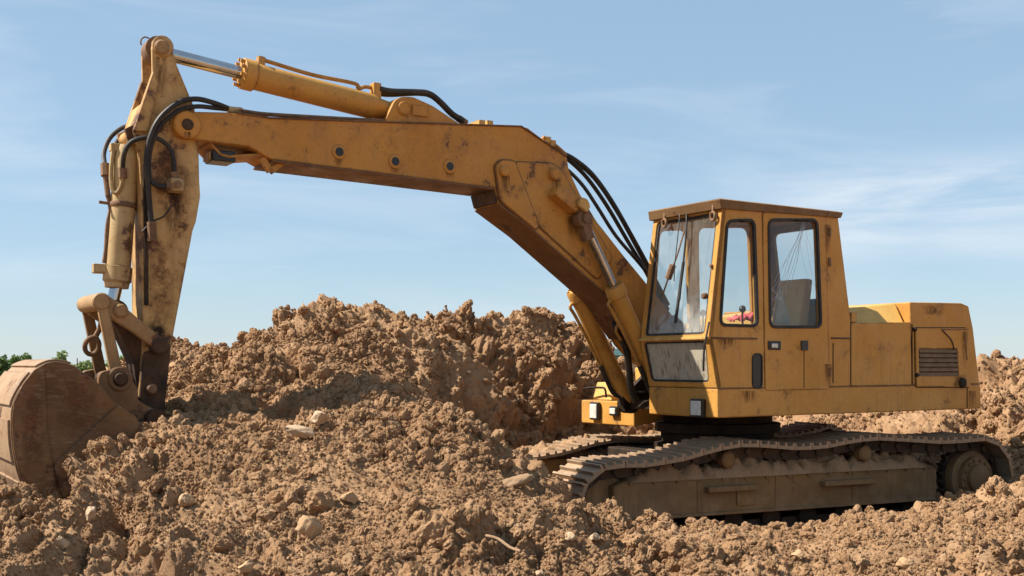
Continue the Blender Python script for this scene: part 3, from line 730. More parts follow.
# --- cab
ca = [(1.253, 1.388), (1.359, 1.826), (1.195, 2.985), (-.293, 2.985), (-.474, 2.0), (-.474, 1.388)]
YC0, YC1 = .405, 1.33
winF = rrect([LP(727, 221, YC1), LP(754, 220, YC1), LP(757.5, 326, YC1), LP(720, 325, YC1)], .07)
winD = rrect([LP(768, 220, YC1), LP(816.5, 220, YC1), LP(820.5, 327, YC1), LP(769.5, 327, YC1)], .07)
doorO = [LP(762.5, 212, YC1), LP(825, 214.5, YC1), LP(829, 389, YC1), LP(765, 390.5, YC1)]
doorO = rrect(doorO, .03)
dhole = inset(doorO, -.006)
def pl(y, sgn): return lambda p, d: (p[0], y - sgn * d, p[1])
cab = MB().plate(ca, [winF, dhole], pl(YC1, 1), .045).build('cab', 'cab_paint', exc, .006)
tag(cab, 'boxy ochre cab with large windows')
door = MB().plate(doorO, [winD], pl(YC1 + .006, 1), .05).build('door', 'cab_paint', cab, .005)
# inner (right-hand) wall with the same openings
MB().plate(ca, [winF, inset(winD, -.02)], pl(YC0 + .04, 1), .04).build('side_wall', 'cab_paint', cab, .006)
# rear wall, leaning like the side walls
def rear_pt(p, d):                               # p = (y, z)
    z = p[1]; x = -.474 if z < 2.0 else -.474 + (z - 2.0) / .985 * .181
    return (x + .003 + d, p[0], z)
rw = [(YC0 + .045, 1.39), (YC1 - .05, 1.39), (YC1 - .05, 2.0), (YC1 - .05, 2.98), (YC0 + .045, 2.98), (YC0 + .045, 2.0)]
rwin = rrect([(YC0 + .10, 2.17), (YC1 - .11, 2.17), (YC1 - .13, 2.91), (YC0 + .12, 2.91)], .07)
MB().plate(rw, [rwin], rear_pt, .04).build('rear_wall', 'cab_lining', cab)
def frontplate(xa, za, xb, zb, outer, holes, off, t):
    L_ = math.hypot(xb - xa, zb - za); ex, ez = (xb - xa) / L_, (zb - za) / L_; nx, nz = ez, -ex
    return MB().plate(outer, holes, lambda p, d: (xa + ex * p[1] + nx * (off - d), p[0], za + ez * p[1] + nz * (off - d)), t)
LU_ = math.hypot(1.195 - 1.359, 2.985 - 1.826); LL_ = math.hypot(1.359 - 1.253, 1.826 - 1.388)
uo = [(YC0, .0), (YC1, .0), (YC1, LU_), (YC0, LU_)]; uh = rrect([(YC0 + .055, .035), (YC1 - .06, .035), (YC1 - .06, LU_ - .05), (YC0 + .055, LU_ - .05)], .05)
frontplate(1.359, 1.826, 1.195, 2.985, [(YC0, .002), (YC1, .002), (YC1, LU_), (YC0, LU_)], [uh], .004, .05).build('windscreen_frame', 'cab_paint', cab, .006)
lo_o = [(YC0, .0), (YC1, .0), (YC1, LL_ - .002), (YC0, LL_ - .002)]; lo_h = rrect([(YC0 + .045, .05), (YC1 - .10, .05), (YC1 - .045, LL_ - .025), (YC0 + .04, LL_ - .025)], .05)
frontplate(1.253, 1.388, 1.359, 1.826, lo_o, [lo_h], .004, .05).build('lower_front_frame', 'cab_paint', cab, .006)
MB().box(1.345, 1.385, YC0 - .005, YC1 + .004, 1.812, 1.838).build('belt_rail', 'hood_paint', cab, .006)
ws = frontplate(1.359, 1.826, 1.195, 2.985, inset(uh, -.006), [], -.022, .006).build('windscreen', 'windscreen_glass', cab)
frontplate(1.253, 1.388, 1.359, 1.826, inset(lo_h, -.006), [], -.018, .006).build('lower_pane', 'dirty_glass', cab)
frontplate(1.253, 1.388, 1.359, 1.826, inset(lo_h, -.004), [inset(lo_h, .016)], -.006, .014).build('seal', 'seal', cab)
frontplate(1.359, 1.826, 1.195, 2.985, inset(uh, -.004), [inset(uh, .022)], -.010, .014).build('seal', 'seal', cab)
for w, par, off in ((winF, cab, 0), (winD, door, .006)):
    pane = MB().plate(inset(w, -.006), [], pl(YC1 - .018 + off, 1), .006).build('window_pane', 'glass', par)
    MB().plate(inset(w, -.014), [inset(w, .014)], pl(YC1 + .010 + off, 1), .026).build('window_seal', 'seal', par, .005)
    if par is door: doorpane = pane
MB().plate(inset(winF, -.006), [], pl(YC0 + .02, 1), .006).build('window_pane', 'glass', cab)
MB().plate(inset(winD, -.024), [], pl(YC0 + .02, 1), .006).build('window_pane', 'glass', cab)
MB().plate(inset(rwin, -.006), [], lambda p, d: (rear_pt(p, d)[0] + .015, p[0], p[1]), .006).build('rear_pane', 'glass', cab)
# cracks running through the door pane
yk = YC1 - .008
M['crack'] = simple('crack', (.36, .39, .41), (.5, .53, .55), .4, 0, 20)
random.seed(5)
for (u1, v1) in ((772, 291), (776, 299), (781, 300), (785, 296), (774, 283), (790, 288), (797, 262), (778, 288)):
    a = P3(804 + random.uniform(-2, 1), 221 + random.uniform(0, 8), yk); b = P3(u1, v1, yk)
    mid = [a.lerp(b, t_) + Vector((random.uniform(-.012, .012), 0, random.uniform(-.012, .012))) for t_ in (.3, .6, .8)]
    MB().tube([a] + mid + [b], .0014, 4, 2).build('crack', 'crack', doorpane)
for k in range(10):
    a = P3(random.uniform(770, 784), random.uniform(284, 300), yk); b = P3(random.uniform(770, 792), random.uniform(288, 304), yk)
    MB().tube([a, a.lerp(b, .5) + Vector((.01, 0, .012)), b], .0014, 4, 2).build('crack', 'crack', doorpane)
for (u0, v0, u1, v1) in ((806, 240, 818, 300), (804, 226, 817, 262), (799, 240, 812, 292)):
    MB().tube([P3(u0, v0, yk), P3((u0 + u1) / 2 - 1, (v0 + v1) / 2, yk), P3(u1, v1, yk)], .0009, 4, 2).build('crack', 'crack', doorpane)
# roof with sloped edge
rf = MB(); xa, xb, ya, yb = -.315, 1.25, YC0 - .03, YC1 + .02
vv = [(xa, ya, 2.984), (1.20, ya, 2.95), (1.20, yb, 2.95), (xa, yb, 2.984), (xa - .02, ya + .02, 3.036), (xb + .01, ya + .02, 3.036), (xb + .01, yb + .008, 3.036), (xa - .02, yb + .008, 3.036), (xa + .02, ya + .05, 3.05), (xb - .03, ya + .05, 3.05), (xb - .03, yb - .03, 3.05), (xa + .02, yb - .03, 3.05)]
vv[0] = (xa, ya, 2.986); vv[3] = (xa, yb, 2.986); vv[1] = (1.23, ya, 2.955); vv[2] = (1.23, yb, 2.955)
rf.add(vv, [(0, 3, 2, 1), (0, 1, 5, 4), (1, 2, 6, 5), (2, 3, 7, 6), (3, 0, 4, 7), (4, 5, 9, 8), (5, 6, 10, 9), (6, 7, 11, 10), (7, 4, 8, 11), (8, 9, 10, 11)])
M['roof_paint'] = paint('roof_paint', (.15, .08, .03), (.22, .125, .05), .9, .5, .15, .75)
roof = rf.build('roof', 'roof_paint', cab, .006)
for u, v in ((663, 222), (711.5, 215)):
    y, z = FPl(u, v, 1.26); xr = 1.245
    ring = MB(); ring.tube([(xr, y + .028 * math.cos(a), z - .01 + .036 * math.sin(a)) for a in np.linspace(0, 2 * math.pi, 13)], .013, 8, 2)
    ring.tube([(xr, y, z + .02), (xr - .005, y, z + .06), (xr - .01, y - .01, z + .10)], .012, 8, 3)
    ring.build('hook', 'rusty_steel', cab)
# wiper: two arms, blade and the cable that hangs down
def W3(u, v, off=.03):                           # point just in front of the windscreen
    x = 1.3
    for _ in range(6):
        y, z = FPl(u, v, x); x = 1.359 - (z - 1.826) / 1.159 * .164 + off
    return Vector((x, y, z))
wip = MB().tube([W3(687, 205, .02), W3(686, 235, .03), W3(682, 275, .035), W3(679.5, 300, .03)], .010, 6, 3).build('wiper', 'black_plastic', cab)
MB().tube([W3(683.5, 262, .02), W3(679, 296, .018), W3(675.5, 323, .015)], .016, 6, 3).build('wiper_blade', 'rubber', wip)
lk = MB().tube([W3(684, 232, .04), W3(677, 256, .045), W3(672, 268, .045)], .008, 6, 3).tube([W3(669, 276, .045), W3(662, 297, .03)], .009, 6, 0)
lk.tube([W3(673, 265, .045), W3(668, 279, .045)], .03, 8, 0).build('wiper_link', 'rusty_steel', cab)
MB().tube([W3(680, 206, .02), W3(679, 225, .05), W3(675, 262, .05), W3(674, 281, .04)], .005, 6, 4).build('cable', 'rubber', cab)
MB().tube([W3(709, 322, .02), W3(706, 338, .035), W3(704, 352, .01), W3(703.5, 371, -.03)], .010, 6, 4).build('rubber_strip', 'rubber', cab)
for u, v, r in ((705, 296, .028), (712.5, 266, .016)):
    q = W3(u, v, .0); MB().lathe(q - Vector((.03, 0, 0)), q + Vector((.03, 0, 0)), [(0, r * .6), (.02, r), (.05, r), (.06, r * .7)], 12).build('knob', 'rusty_steel', cab)
# handles, grab slot, seams
x, z = LP(757, 371, YC1); sl = rrect([(x - .055, z - .15), (x + .055, z - .15), (x + .055, z + .15), (x - .055, z + .15)], .055, 6)
gs = MB().plate(sl, [], pl(YC1 + .003, 1), .002).build('grab_slot', 'black_plastic', cab)
MB().plate(inset(sl, -.010), [inset(sl, .004)], pl(YC1 + .010, 1), .0095).build('slot_rim', 'seal', gs, .003)
x, z = LP(773.5, 345.5, YC1); hd = MB().box(x - .08, x + .08, YC1 + .0065, YC1 + .018, z - .04, z + .04).build('door_handle', 'black_plastic', door, .006)
MB().box(x - .03, x + .05, YC1 + .018, YC1 + .03, z - .022, z + .018).build('handle_lever', 'bright_steel', hd, .005)
x, z = LP(803.5, 345.5, YC1); MB().box(x - .045, x + .045, YC1 + .0065, YC1 + .02, z - .045, z + .045).build('door_latch', 'black_plastic', door, .006)
for u in (803.5,):
    x, z0 = LP(u, 389, YC1); _, z1 = LP(u, 351, YC1); MB().box(x - .004, x + .004, YC1 + .006, YC1 + .0085, z0 + .01, z1).build('seam', 'grime', door)
for u0, u1 in ((711, 757), (831, 851)):
    xa_, z = LP(u0, 338, YC1); xb_, _ = LP(u1, 337.5, YC1); MB().tube([(xa_, YC1 + .001, 1.828 if u0 < 750 else z), ((xa_ + xb_) / 2, YC1 + .002, 1.826 if u0 < 750 else z), (xb_, YC1 + .001, 1.828 if u0 < 750 else z)], .0095, 6, 4).build('weld_seam', 'rusty_edge', cab)
for u in (833,):
    xr, _ = LP(u, 350, YC1); MB().box(xr - .006, xr + .006, YC1 + .0005, YC1 + .003, 1.42, 1.80).build('seam', 'grime', cab)
for v in (232, 262, 372):
    x, z = LP(829, v, YC1); MB().cyl((x, YC1 + .01, z - .04), (x, YC1 + .01, z + .04), .013, n=8).build('hinge', 'rusty_steel', door)
# inside the cab
seat = MB().prism([(.02, 1.95), (-.10, 2.42), (-.22, 2.42), (-.14, 1.90)], .74, 1.10).build('seat', 'seat_cloth', cab, .03, 3)
MB().prism([(.45, 1.82), (.44, 1.95), (-.12, 1.93), (-.12, 1.80)], .60, 1.12).build('seat_cushion', 'seat_cloth', seat, .03, 3)
MB().prism([(.30, 1.42), (.30, 1.80), (-.10, 1.80), (-.10, 1.42)], .68, 1.04).build('seat_base', 'black_plastic', seat, .01)
MB().prism(LPS([(774, 324), (790, 324), (784, 300), (779, 286)], 1.137), 1.125, 1.15).build('plastic_sheet', 'grey_plastic', cab, .003)
MB().box(-.42, 1.22, YC0 + .05, YC1 - .06, 1.388, 1.42).build('cab_floor', 'grime', cab)
kx, kz = LP(744, 324, .535); con = MB().prism([(kx + .26, 1.42), (kx + .24, kz - .03), (kx - .24, kz - .03), (kx - .26, 1.42)], .47, .60).build('console', 'cab_paint', cab, .015)
MB().prism([(.86, 1.42), (.90, 1.88), (.52, 1.92), (.46, 1.42)], 1.14, 1.25).build('console', 'cab_paint', cab, .015)
def lever(base, tip, rk, r=.008):
    o = MB().tube([base, Vector(base).lerp(Vector(tip), .5) + Vector((.01, 0, 0)), tip], r, 8, 3).build('lever', 'black_plastic', cab)
    b = MB(); c = Vector(tip); b.lathe(c - Vector((0, 0, rk)), c + Vector((0, 0, rk)), [(0, rk * .25), (rk * .3, rk * .75), (rk, rk), (rk * 1.7, rk * .75), (rk * 2, rk * .2)], 14); b.build('lever_knob', 'black_plastic', o)
tp = P3(742.5, 309, 1.18); lever((tp.x - .02, 1.18, 1.88), tp, .033)
tp = P3(703, 313, .80); lever((tp.x - .05, .78, 1.5), tp, .030)
tp = P3(697, 333, .80); lever((tp.x - .05, .76, 1.5), tp, .024)
MB().cyl((1.02, .6, 1.93), (1.14, .6, 2.02), .05, n=12).tube([(1.0, .9, 1.42), (1.0, .9, 1.8), (1.05, .88, 1.95)], .012, 8, 3).build('dashboard_lamp', 'grey_plastic', cab)

# --- engine housing
sp_o = [LP(851.5, 323, YC1), LP(911, 322, YC1), (LP(913, 389, YC1)[0], 1.388), (LP(851.5, 389, YC1)[0], 1.388)]
MB().plate(sp_o, [], pl(YC1 - .004, 1), .05).build('side_panel', 'cab_paint', exc, .010)
hx0, hx1 = -.50, -1.352
hood = MB().add([(hx0, 1.27, 1.40), (hx1, 1.27, 1.40), (hx1, 1.27, 2.0), (hx0, 1.27, 1.985), (hx0, .98, 2.12), (hx1, 1.16, 2.215), (hx0, -.8, 2.12), (hx1, -.8, 2.215), (hx0, -1.3, 1.985), (hx1, -1.3, 2.0), (hx0, -1.3, 1.40), (hx1, -1.3, 1.40)],
    [(0, 1, 2, 3), (3, 2, 5, 4), (4, 5, 7, 6), (6, 7, 9, 8), (8, 9, 11, 10), (0, 3, 4, 6, 8, 10), (1, 11, 9, 7, 5, 2), (0, 10, 11, 1)]).build('hood', 'hood_paint', exc, .012)
MB().box(-.60, -.52, 1.12, 1.30, 2.00, 2.10).build('hood_bracket', 'cab_paint', exc, .008)
MB().tube([(-.95, 1.22, 2.0), (-.96, 1.215, 2.045), (-1.02, 1.21, 2.05), (-1.04, 1.21, 2.0)], .007, 6, 4).build('hood_handle', 'hood_paint', hood)
rbp = [(LP(913, 389, YC1)[0] - .004, 1.388), LP(910.5, 302, YC1), LP(962, 303, YC1), LP(969, 306, YC1), LP(973.5, 328, YC1), (LP(980, 389, YC1)[0], 1.388)]
rear = MB().prism(rbp, -1.325, YC1 - .002).build('rear_housing', 'cab_paint', exc, .014)
tag(rear, 'ochre rear engine housing with louvred door')
eo = rrect([LP(914.5, 328, YC1), LP(966, 328, YC1), LP(969.5, 387, YC1), LP(915.5, 387, YC1)], .02)
lv = rrect([LP(917.5, 348.5, YC1), LP(956, 348.5, YC1), LP(957.5, 376, YC1), LP(918, 376, YC1)], .015)
ed = MB().plate(eo, [lv], pl(YC1 + .016, 1), .018).build('engine_door', 'cab_paint', rear, .004)
MB().plate(inset(lv, -.004), [], pl(YC1 + .0025, 1), .004).build('grille_back', 'grime', rear)
lx0 = min(p[0] for p in lv) + .006; lx1 = max(p[0] for p in lv) - .012
zt, zb = max(p[1] for p in lv), min(p[1] for p in lv)
M['slat_steel'] = simple('slat_steel', (.10, .055, .025), (.18, .10, .045), .7, .1, 12, dusty=.2)
for k in range(6):
    z = zb + (zt - zb) * (k + .45) / 6
    MB().prism([(0, z - .008), (0, z - .004), (1, z - .004), (1, z - .008)], 0, 1)
    m = MB(); m.add([(lx0, YC1 + .004, z + .020), (lx1, YC1 + .004, z + .020), (lx1, YC1 + .019, z - .012), (lx0, YC1 + .019, z - .012), (lx0, YC1 + .004, z + .013), (lx1, YC1 + .004, z + .013), (lx1, YC1 + .019, z - .019), (lx0, YC1 + .019, z - .019)], [(0, 1, 2, 3), (4, 7, 6, 5), (0, 4, 5, 1), (1, 5, 6, 2), (2, 6, 7, 3), (3, 7, 4, 0)])
    m.build('slat', 'slat_steel', rear)
for u, v in ((913.8, 329.5), (916, 375)):
    x, z = LP(u, v, YC1); MB().lathe((x, YC1, z), (x, YC1 + .03, z), [(0, .022), (.02, .022), (.03, .014)], 12).build('hinge', 'grime', rear)
x, z = LP(961, 383, YC1); MB().lathe((x, YC1 + .01, z), (x, YC1 + .045, z), [(0, .055), (.02, .055), (.03, .04), (.035, .02)], 14).build('latch', 'grime', rear)
MB().tube([P3(942, 330, YC1 + .022), P3(950, 338, YC1 + .024), P3(953, 344, YC1 + .024), P3(954, 350, YC1 + .022)], .006, 6, 4).build('cable', 'rubber', rear)
for u0, v0, u1, v1 in ((942, 329.5, 968, 329.5), (964.5, 331, 967, 360)):
    a, b = P3(u0, v0, YC1 + .018), P3(u1, v1, YC1 + .018); MB().tube([a, b], .006, 6, 0).build('weld_seam', 'rusty_steel', rear)

# --- boom
YB = .20
bp = LPS([(190, 111.5), (237, 112.5), (270, 117.5), (395, 122), (521, 126), (528, 128), (555, 148.5), (567, 157), (569, 170), (580, 194), (597, 221.5), (624, 256), (647, 284)], YB) + [(.62, 1.93), (.48, 1.74)]
bp += [(.38 + .14 * math.cos(R(a)), 1.62 + .14 * math.sin(R(a))) for a in (120, 170, 220, 270)] + [(.60, 1.47), (1.0, 1.62)]
bp += LPS([(640, 345), (612, 300), (593, 283), (534, 230.5), (498, 203.5), (494.5, 188), (402, 176), (272, 159.5), (249, 146.5), (190, 139)], YB)
tipx, tipz = LP(186, 125.2, YB)
bp += [(tipx + .105 * math.cos(R(a)), tipz + .105 * math.sin(R(a))) for a in (-80, -50, -20, 10, 40, 70)]
boom = MB().prism(bp, -YB, YB).build('boom', 'boom_paint', exc, .008)
tag(boom, 'long angled ochre boom with rust along its lower edge')
# raised flange plates that stand out at the weld seams
def strip(pts, y0, y1, w, name, par, mat):
    m = MB()
    for a, b in zip(pts[:-1], pts[1:]):
        A_, B_ = Vector((a[0], a[1])), Vector((b[0], b[1])); d = (B_ - A_).normalized(); n = Vector((-d.y, d.x)) * w / 2
        m.prism([tuple(A_ + n - d * .002), tuple(A_ - n - d * .002), tuple(B_ - n + d * .002), tuple(B_ + n + d * .002)], y0, y1)
    return m.build(name, mat, par, .003)
strip(LPS([(272, 161), (402, 177.3), (494, 189)], YB), -YB - .018, YB + .018, .02, 'lower_flange', boom, 'rusty_edge')
strip(LPS([(237, 113), (270, 118), (395, 122.4), (521, 126.4), (555, 149), (566, 156.5)], YB), -YB - .012, YB + .012, .014, 'upper_flange', boom, 'rusty_edge')
strip(LPS([(499, 205), (534, 231.5), (593, 284), (612, 301), (636, 338)], YB), -YB - .014, YB + .014, .018, 'lower_flange', boom, 'rusty_edge')
for s in (1, -1):
    ga = rrect(LPS([(494, 166), (500, 160.5), (513, 161.5), (537.5, 226), (534, 230), (499, 201)], YB), .03)
    MB().prism(ga, s * (YB + .001), s * (YB + .034)).build('gusset_plate', 'boom_paint', boom, .006)
    MB().prism(inset(ga, -.012), s * (YB + .0005), s * (YB + .018)).build('weld_bead', 'rusty_edge', boom)
    gb_ = rrect(LPS([(514, 162), (553, 163.5), (562, 172), (590, 222), (612, 258), (597, 280), (538, 226)], YB), .04)
    MB().prism(gb_, s * (YB + .0012), s * (YB + .016)).build('gusset_plate', 'boom_paint', boom, .005)
    MB().prism(inset(gb_, -.008), s * (YB + .0004), s * (YB + .008)).build('weld_bead', 'rusty_edge', boom)
pin(506, 170.5, YB, YB + .075, .048, boom, 'boom_paint', 'boss')
pin(556.5, 173.5, YB, YB + .07, .058, boom, 'boom_paint', 'boss')
for u, v in ((339, 152), (395, 161.5), (449.5, 166.5)):
    x, z = LP(u, v, YB)
    MB().lathe((x, YB - .01, z), (x, YB + .010, z), [(0, .062), (.016, .062), (.02, .056)], 18).build('hole_rim', 'boom_paint', boom)
    MB().cyl((x, YB + .0085, z), (x, YB + .0125, z), .036, n=16).build('hole', 'black_plastic', boom)
# boom tip pin with dark keeper
bx_, bz_ = LP(186.5, 125.2, YB)
MB().lathe((bx_, -YB - .05, bz_), (bx_, YB + .05, bz_), [(0, .04), (.02, .05), (.47, .05), (.49, .04)], 20).build('pin', 'greasy_steel', boom)
MB().lathe((bx_, YB + .001, bz_), (bx_, YB + .03, bz_), [(0, .105), (.02, .105), (.03, .095)], 24).build('boss', 'boom_paint', boom, .003)
# lug pair and pin for the stick cylinder
lug = rrect(LPS([(384, 122.5), (394, 101), (400, 97), (412, 97), (432, 106), (459, 124)], .16), .03)
for y in (.15, -.15): MB().prism(lug, y - .022, y + .022).build('cylinder_lug', 'boom_paint', boom, .005)
pin(404.5, 108, -.19, .19, .062, boom, 'boom_paint'); 
a = P3(411, 109, .18); MB().box(a.x - .16, a.x - .01, .173, .19, a.z - .05, a.z + .04).build('keeper_plate', 'boom_paint', boom, .004)
# bracket and lamp under the tip
q = P3(231, 157, .1); MB().box(q.x - .02, q.x + .16, -.05, .16, q.z - .05, q.z + .035).build('work_lamp', 'black_plastic', boom, .012)
MB().box(q.x + .165, q.x + .18, -.02, .13, q.z - .04, q.z + .02).build('lamp_bracket', 'hood_paint', boom, .003)
strip(LPS([(262, 158), (270, 171.5), (285, 160.5)], .15), .13, .17, .05, 'bracket', boom, 'boom_paint')
strip(LPS([(203, 146), (214, 158), (222, 160), (250, 158), (268, 158)], 0), -.17, .17, .02, 'guard_plate', boom, 'boom_paint')
# boom cylinders
for s in (1, -1):
    yc = .302 * s
    top = Vector((1.958, yc, 2.93)); base = Vector((.93, yc, 1.20)); d = (base - top).normalized()
    gl = top + d * .70
    cy = MB().lathe(gl, base, [(0, .088), (.02, .096), (.11, .096), (.115, .083), ((base - gl).length - .1, .083), ((base - gl).length - .05, .07), ((base - gl).length, .06)], 24).build('boom_cylinder', 'cylinder_paint', exc)
    MB().cyl(top, gl + d * .05, .043, n=20).build('rod', 'chrome', cy)
    eye = MB().cyl(top + Vector((0, -.05, 0)), top + Vector((0, .05, 0)), .085, n=22).prism([(top.x + .05, top.z + .03), (top.x - .05, top.z + .03), (top.x - .10, top.z - .17), (top.x - .02, top.z - .21)], yc - .045, yc + .045)
    eye.build('rod_eye', 'rusty_steel', cy, .005)
    MB().cyl(base + Vector((0, -.06, 0)), base + Vector((0, .06, 0)), .10, n=20).build('base_eye', 'grime', cy)
    for k in range(6):
        a = 2 * math.pi * k / 6; e = d.orthogonal().normalized(); g = d.cross(e); q = gl + d * .005 + .075 * (math.cos(a) * e + math.sin(a) * g)
        MB().cyl(q - d * .02, q + d * .01, .012, n=6).build('bolt', 'cylinder_paint', cy)
    # feed pipe and hose on the barrel
    e = Vector((d.z, 0, -d.x)) * -1                # lower front side
    q0 = gl + d * .12 + e * .09
    MB().tube([gl + d * .10 + e * .085, gl + d * .12 + e * .14, gl + d * .22 + e * .13, gl + d * .5 + e * .115, gl + d * .82 + e * .112], .017, 8, 5).build('pipe', 'cylinder_paint', cy)
    MB().tube([gl + d * .80 + e * .112, gl + d * .95 + e * .115, gl + d * 1.15 + e * .10, base + Vector((.02, -.06 * s, .1)), base + Vector((-.25, -.08 * s, .12))], .024, 8, 5).build('hose', 'rubber', cy)
    bz = MB().cyl((top.x, yc - .09 * s, top.z), (top.x, (YB + .017) * s, top.z), .05, n=18)
    bz.cyl((top.x, (YB + .017) * s, top.z), (top.x, yc + .075 * s, top.z), .045, n=18).build('cylinder_pin', 'rusty_steel', boom)
    # block that carries the pin
    MB().prism(rrect(LPS([(551, 195), (556, 186.5), (577, 198), (583, 205), (581, 214), (572, 213)], YB + .08), .02), (YB + .017) * s, (yc + .04 * s)).build('pin_bracket', 'boom_paint', boom, .012)
    MB().prism(rrect(LPS([(574, 206), (577, 198), (583, 200), (586, 207), (583, 214)], YB + .12), .02), yc + .052 * s, yc + .09 * s).build('pin_cap', 'hood_paint', boom, .006)
# loose hose in front of the cab, running down from the pipes between the cylinders
hp = [P3(615, 322, .15), P3(619, 335, .12), P3(626, 348, .10), P3(629, 368, .05), P3(631, 388, 0), P3(636, 402, -.02)]
MB().tube(hp, .034, 10, 5).build('hose', 'rubber', exc)
MB().tube([P3(629, 318, .2), P3(621, 321, .2), P3(616, 330, .18), P3(621, 340, .15)], .016, 8, 5).build('pipe', 'cylinder_paint', exc)
# hoses from the boom bend to the cab
for y, r, q in ((.10, .027, [(560, 152), (574, 159), (592, 174), (611, 200), (630, 233), (648, 266), (668, 305)]),
                (.04, .025, [(556, 152), (571, 162), (588, 179), (607, 206), (627, 240), (646, 272), (664, 308)]),
                (.16, .022, [(562, 166), (571, 173), (584, 187), (598, 208), (616, 236), (640, 264), (662, 292)]),
                (-.06, .024, [(552, 152), (572, 160), (594, 178), (616, 210), (636, 246), (652, 276), (668, 310)])):
    MB().tube([P3(u, v, y) for u, v in q], r * .8, 10, 6).build('hose', 'rubber', exc)
MB().prism([(LP(494.2, 190, YB)[0] + .012, LP(494, 190.5, YB)[1]), (LP(497.5, 203, YB)[0] + .012, LP(497.5, 203.5, YB)[1]), (LP(497.5, 203, YB)[0] - .02, LP(497.5, 203.5, YB)[1]), (LP(494.2, 190, YB)[0] - .02, LP(494, 190.5, YB)[1])], -YB + .01, YB - .01).build('shadow_plate', 'greasy_steel', boom, .003)  # dark plate standing in for deep shadow and grime on the front face
# pipes along the top of the boom
for y in (.13, .05):
    MB().tube([P3(240, 110.5, y), P3(252, 112.5, y), P3(270, 114.5, y), P3(330, 118, y), P3(372, 120.3, y), P3(385, 121, y)], .016, 8, 4).build('pipe', 'rusty_steel', boom)
    MB().cyl(P3(228, 109.5, y), P3(242, 110.8, y), .026, n=8).build('hose_coupling', 'pale_cylinder_paint', boom)
for u, v in ((480, 123.5), (488, 124), (546, 140), (551, 143.5)):
    q = P3(u, v, .1); MB().box(q.x - .03, q.x + .03, -.12, .14, q.z - .03, q.z + .025).build('pipe_clamp', 'hood_paint', boom, .004)
MB().tube([P3(543, 137, .12), P3(556, 146, .12), P3(566, 155, .12)], .018, 8, 3).build('pipe', 'boom_paint', boom)

# --- stick cylinder (on top of the boom)
A0 = P3(162.5, 46.5, .155); A1 = P3(243.5, 70, .06); A2 = P3(404.5, 108, .19)
A0.y = A1.y = A2.y = 0
dr = (A2 - A1).normalized(); Lb = (A2 - A1).length
A1 = A2 - (A2 - A0).normalized() * Lb; dr = (A2 - A0).normalized()
sc_ = MB().lathe(A1, A2, [(0, .10), (.01, .122), (.10, .122), (.11, .104), (Lb - .22, .104), (Lb - .16, .085), (Lb - .06, .075)], 28).build('stick_cylinder', 'cylinder_paint', exc)
MB().cyl(A0, A1 + dr * .05, .052, n=24).build('rod', 'chrome', sc_)
MB().cyl(A0 + Vector((0, -.07, 0)), A0 + Vector((0, .07, 0)), .10, n=24).build('rod_eye', 'rusty_steel', sc_)
MB().cyl(A2 + Vector((0, -.11, 0)), A2 + Vector((0, .11, 0)), .095, n=24).build('base_eye', 'cylinder_paint', sc_)
up = Vector((-dr.z, 0, dr.x)); up = up if up.z > 0 else -up
for k in range(10):
    a = 2 * math.pi * k / 10; q = A1 + .10 * (math.cos(a) * up + math.sin(a) * Vector((0, 1, 0)))
    MB().cyl(q - dr * .03, q + dr * .02, .016, n=6).build('bolt', 'cylinder_paint', sc_)
q = A1 + dr * .15 + up * .12; MB().cyl(q - up * .05, q + up * .045, .036, n=10).build('port', 'cylinder_paint', sc_)
q2 = A1 + dr * (Lb - .19) + up * .10; MB().box(q2.x - .035, q2.x + .035, -.04, .05, q2.z - .03, q2.z + .10).build('port', 'cylinder_paint', sc_, .008)
MB().tube([q + up * .03 + dr * .02, q + dr * .10 + up * .025, q + dr * .45 + up * .015, q + dr * (Lb * .60) + up * .035, q + dr * (Lb - .50) + up * .0, q2 + up * .05 - dr * .10, q2 + up * .06], .017, 8, 5).build('pipe', 'cylinder_paint', sc_)
for y in (.03, -.05):
    MB().tube([q2 + Vector((-.02, y, .05)), q2 + Vector((-.14, y, .045)), P3(418, 92.5, y), P3(430, 94.5, y), P3(440, 102, y), P3(452, 114, y), P3(463, 121, y)], .029, 10, 6).build('hose', 'rubber', exc)
MB().cyl(P3(458, 118, .0), P3(466, 123.5, .0), .034, n=8).build('hose_coupling', 'rusty_steel', boom)

# --- stick
YS = .155
sp_ = LPS([(152, 52), (152.3, 72), (141.5, 103), (132.5, 131), (139, 150), (141, 190), (142, 230), (142.5, 311), (143, 345), (139, 395), (139, 415)], YS)
sp_ += LPS([(141, 425), (148, 429), (156, 425), (163, 414), (166, 385), (171, 347), (180, 299), (193, 230), (196, 222), (200.5, 196), (199.5, 180), (199, 158), (198, 125), (194, 106), (177, 65), (172, 48)], YS)
tx, tz = LP(162, 46.5, YS)
sp_ += [(tx + .075 * math.cos(R(a)), tz + .075 * math.sin(R(a))) for a in (160, 130, 100, 80, 50, 20)]
# keep outline order: going down the front edge, up the rear edge, over the top
M['stick_paint_dirty'] = M['stick_paint']
st = MB()
# two side cheeks and the web between them (open fork at the top)
st.prism(sp_, YS - .03, YS); st.prism(sp_, -YS, -YS + .03)
low = [p for p in sp_ if p[1] < 3.72]
st.prism(low, -YS + .031, YS - .031)
stick = st.build('stick', 'stick_paint', exc, .008)
tag(stick, 'faded rust streaked dipper stick hanging upright')
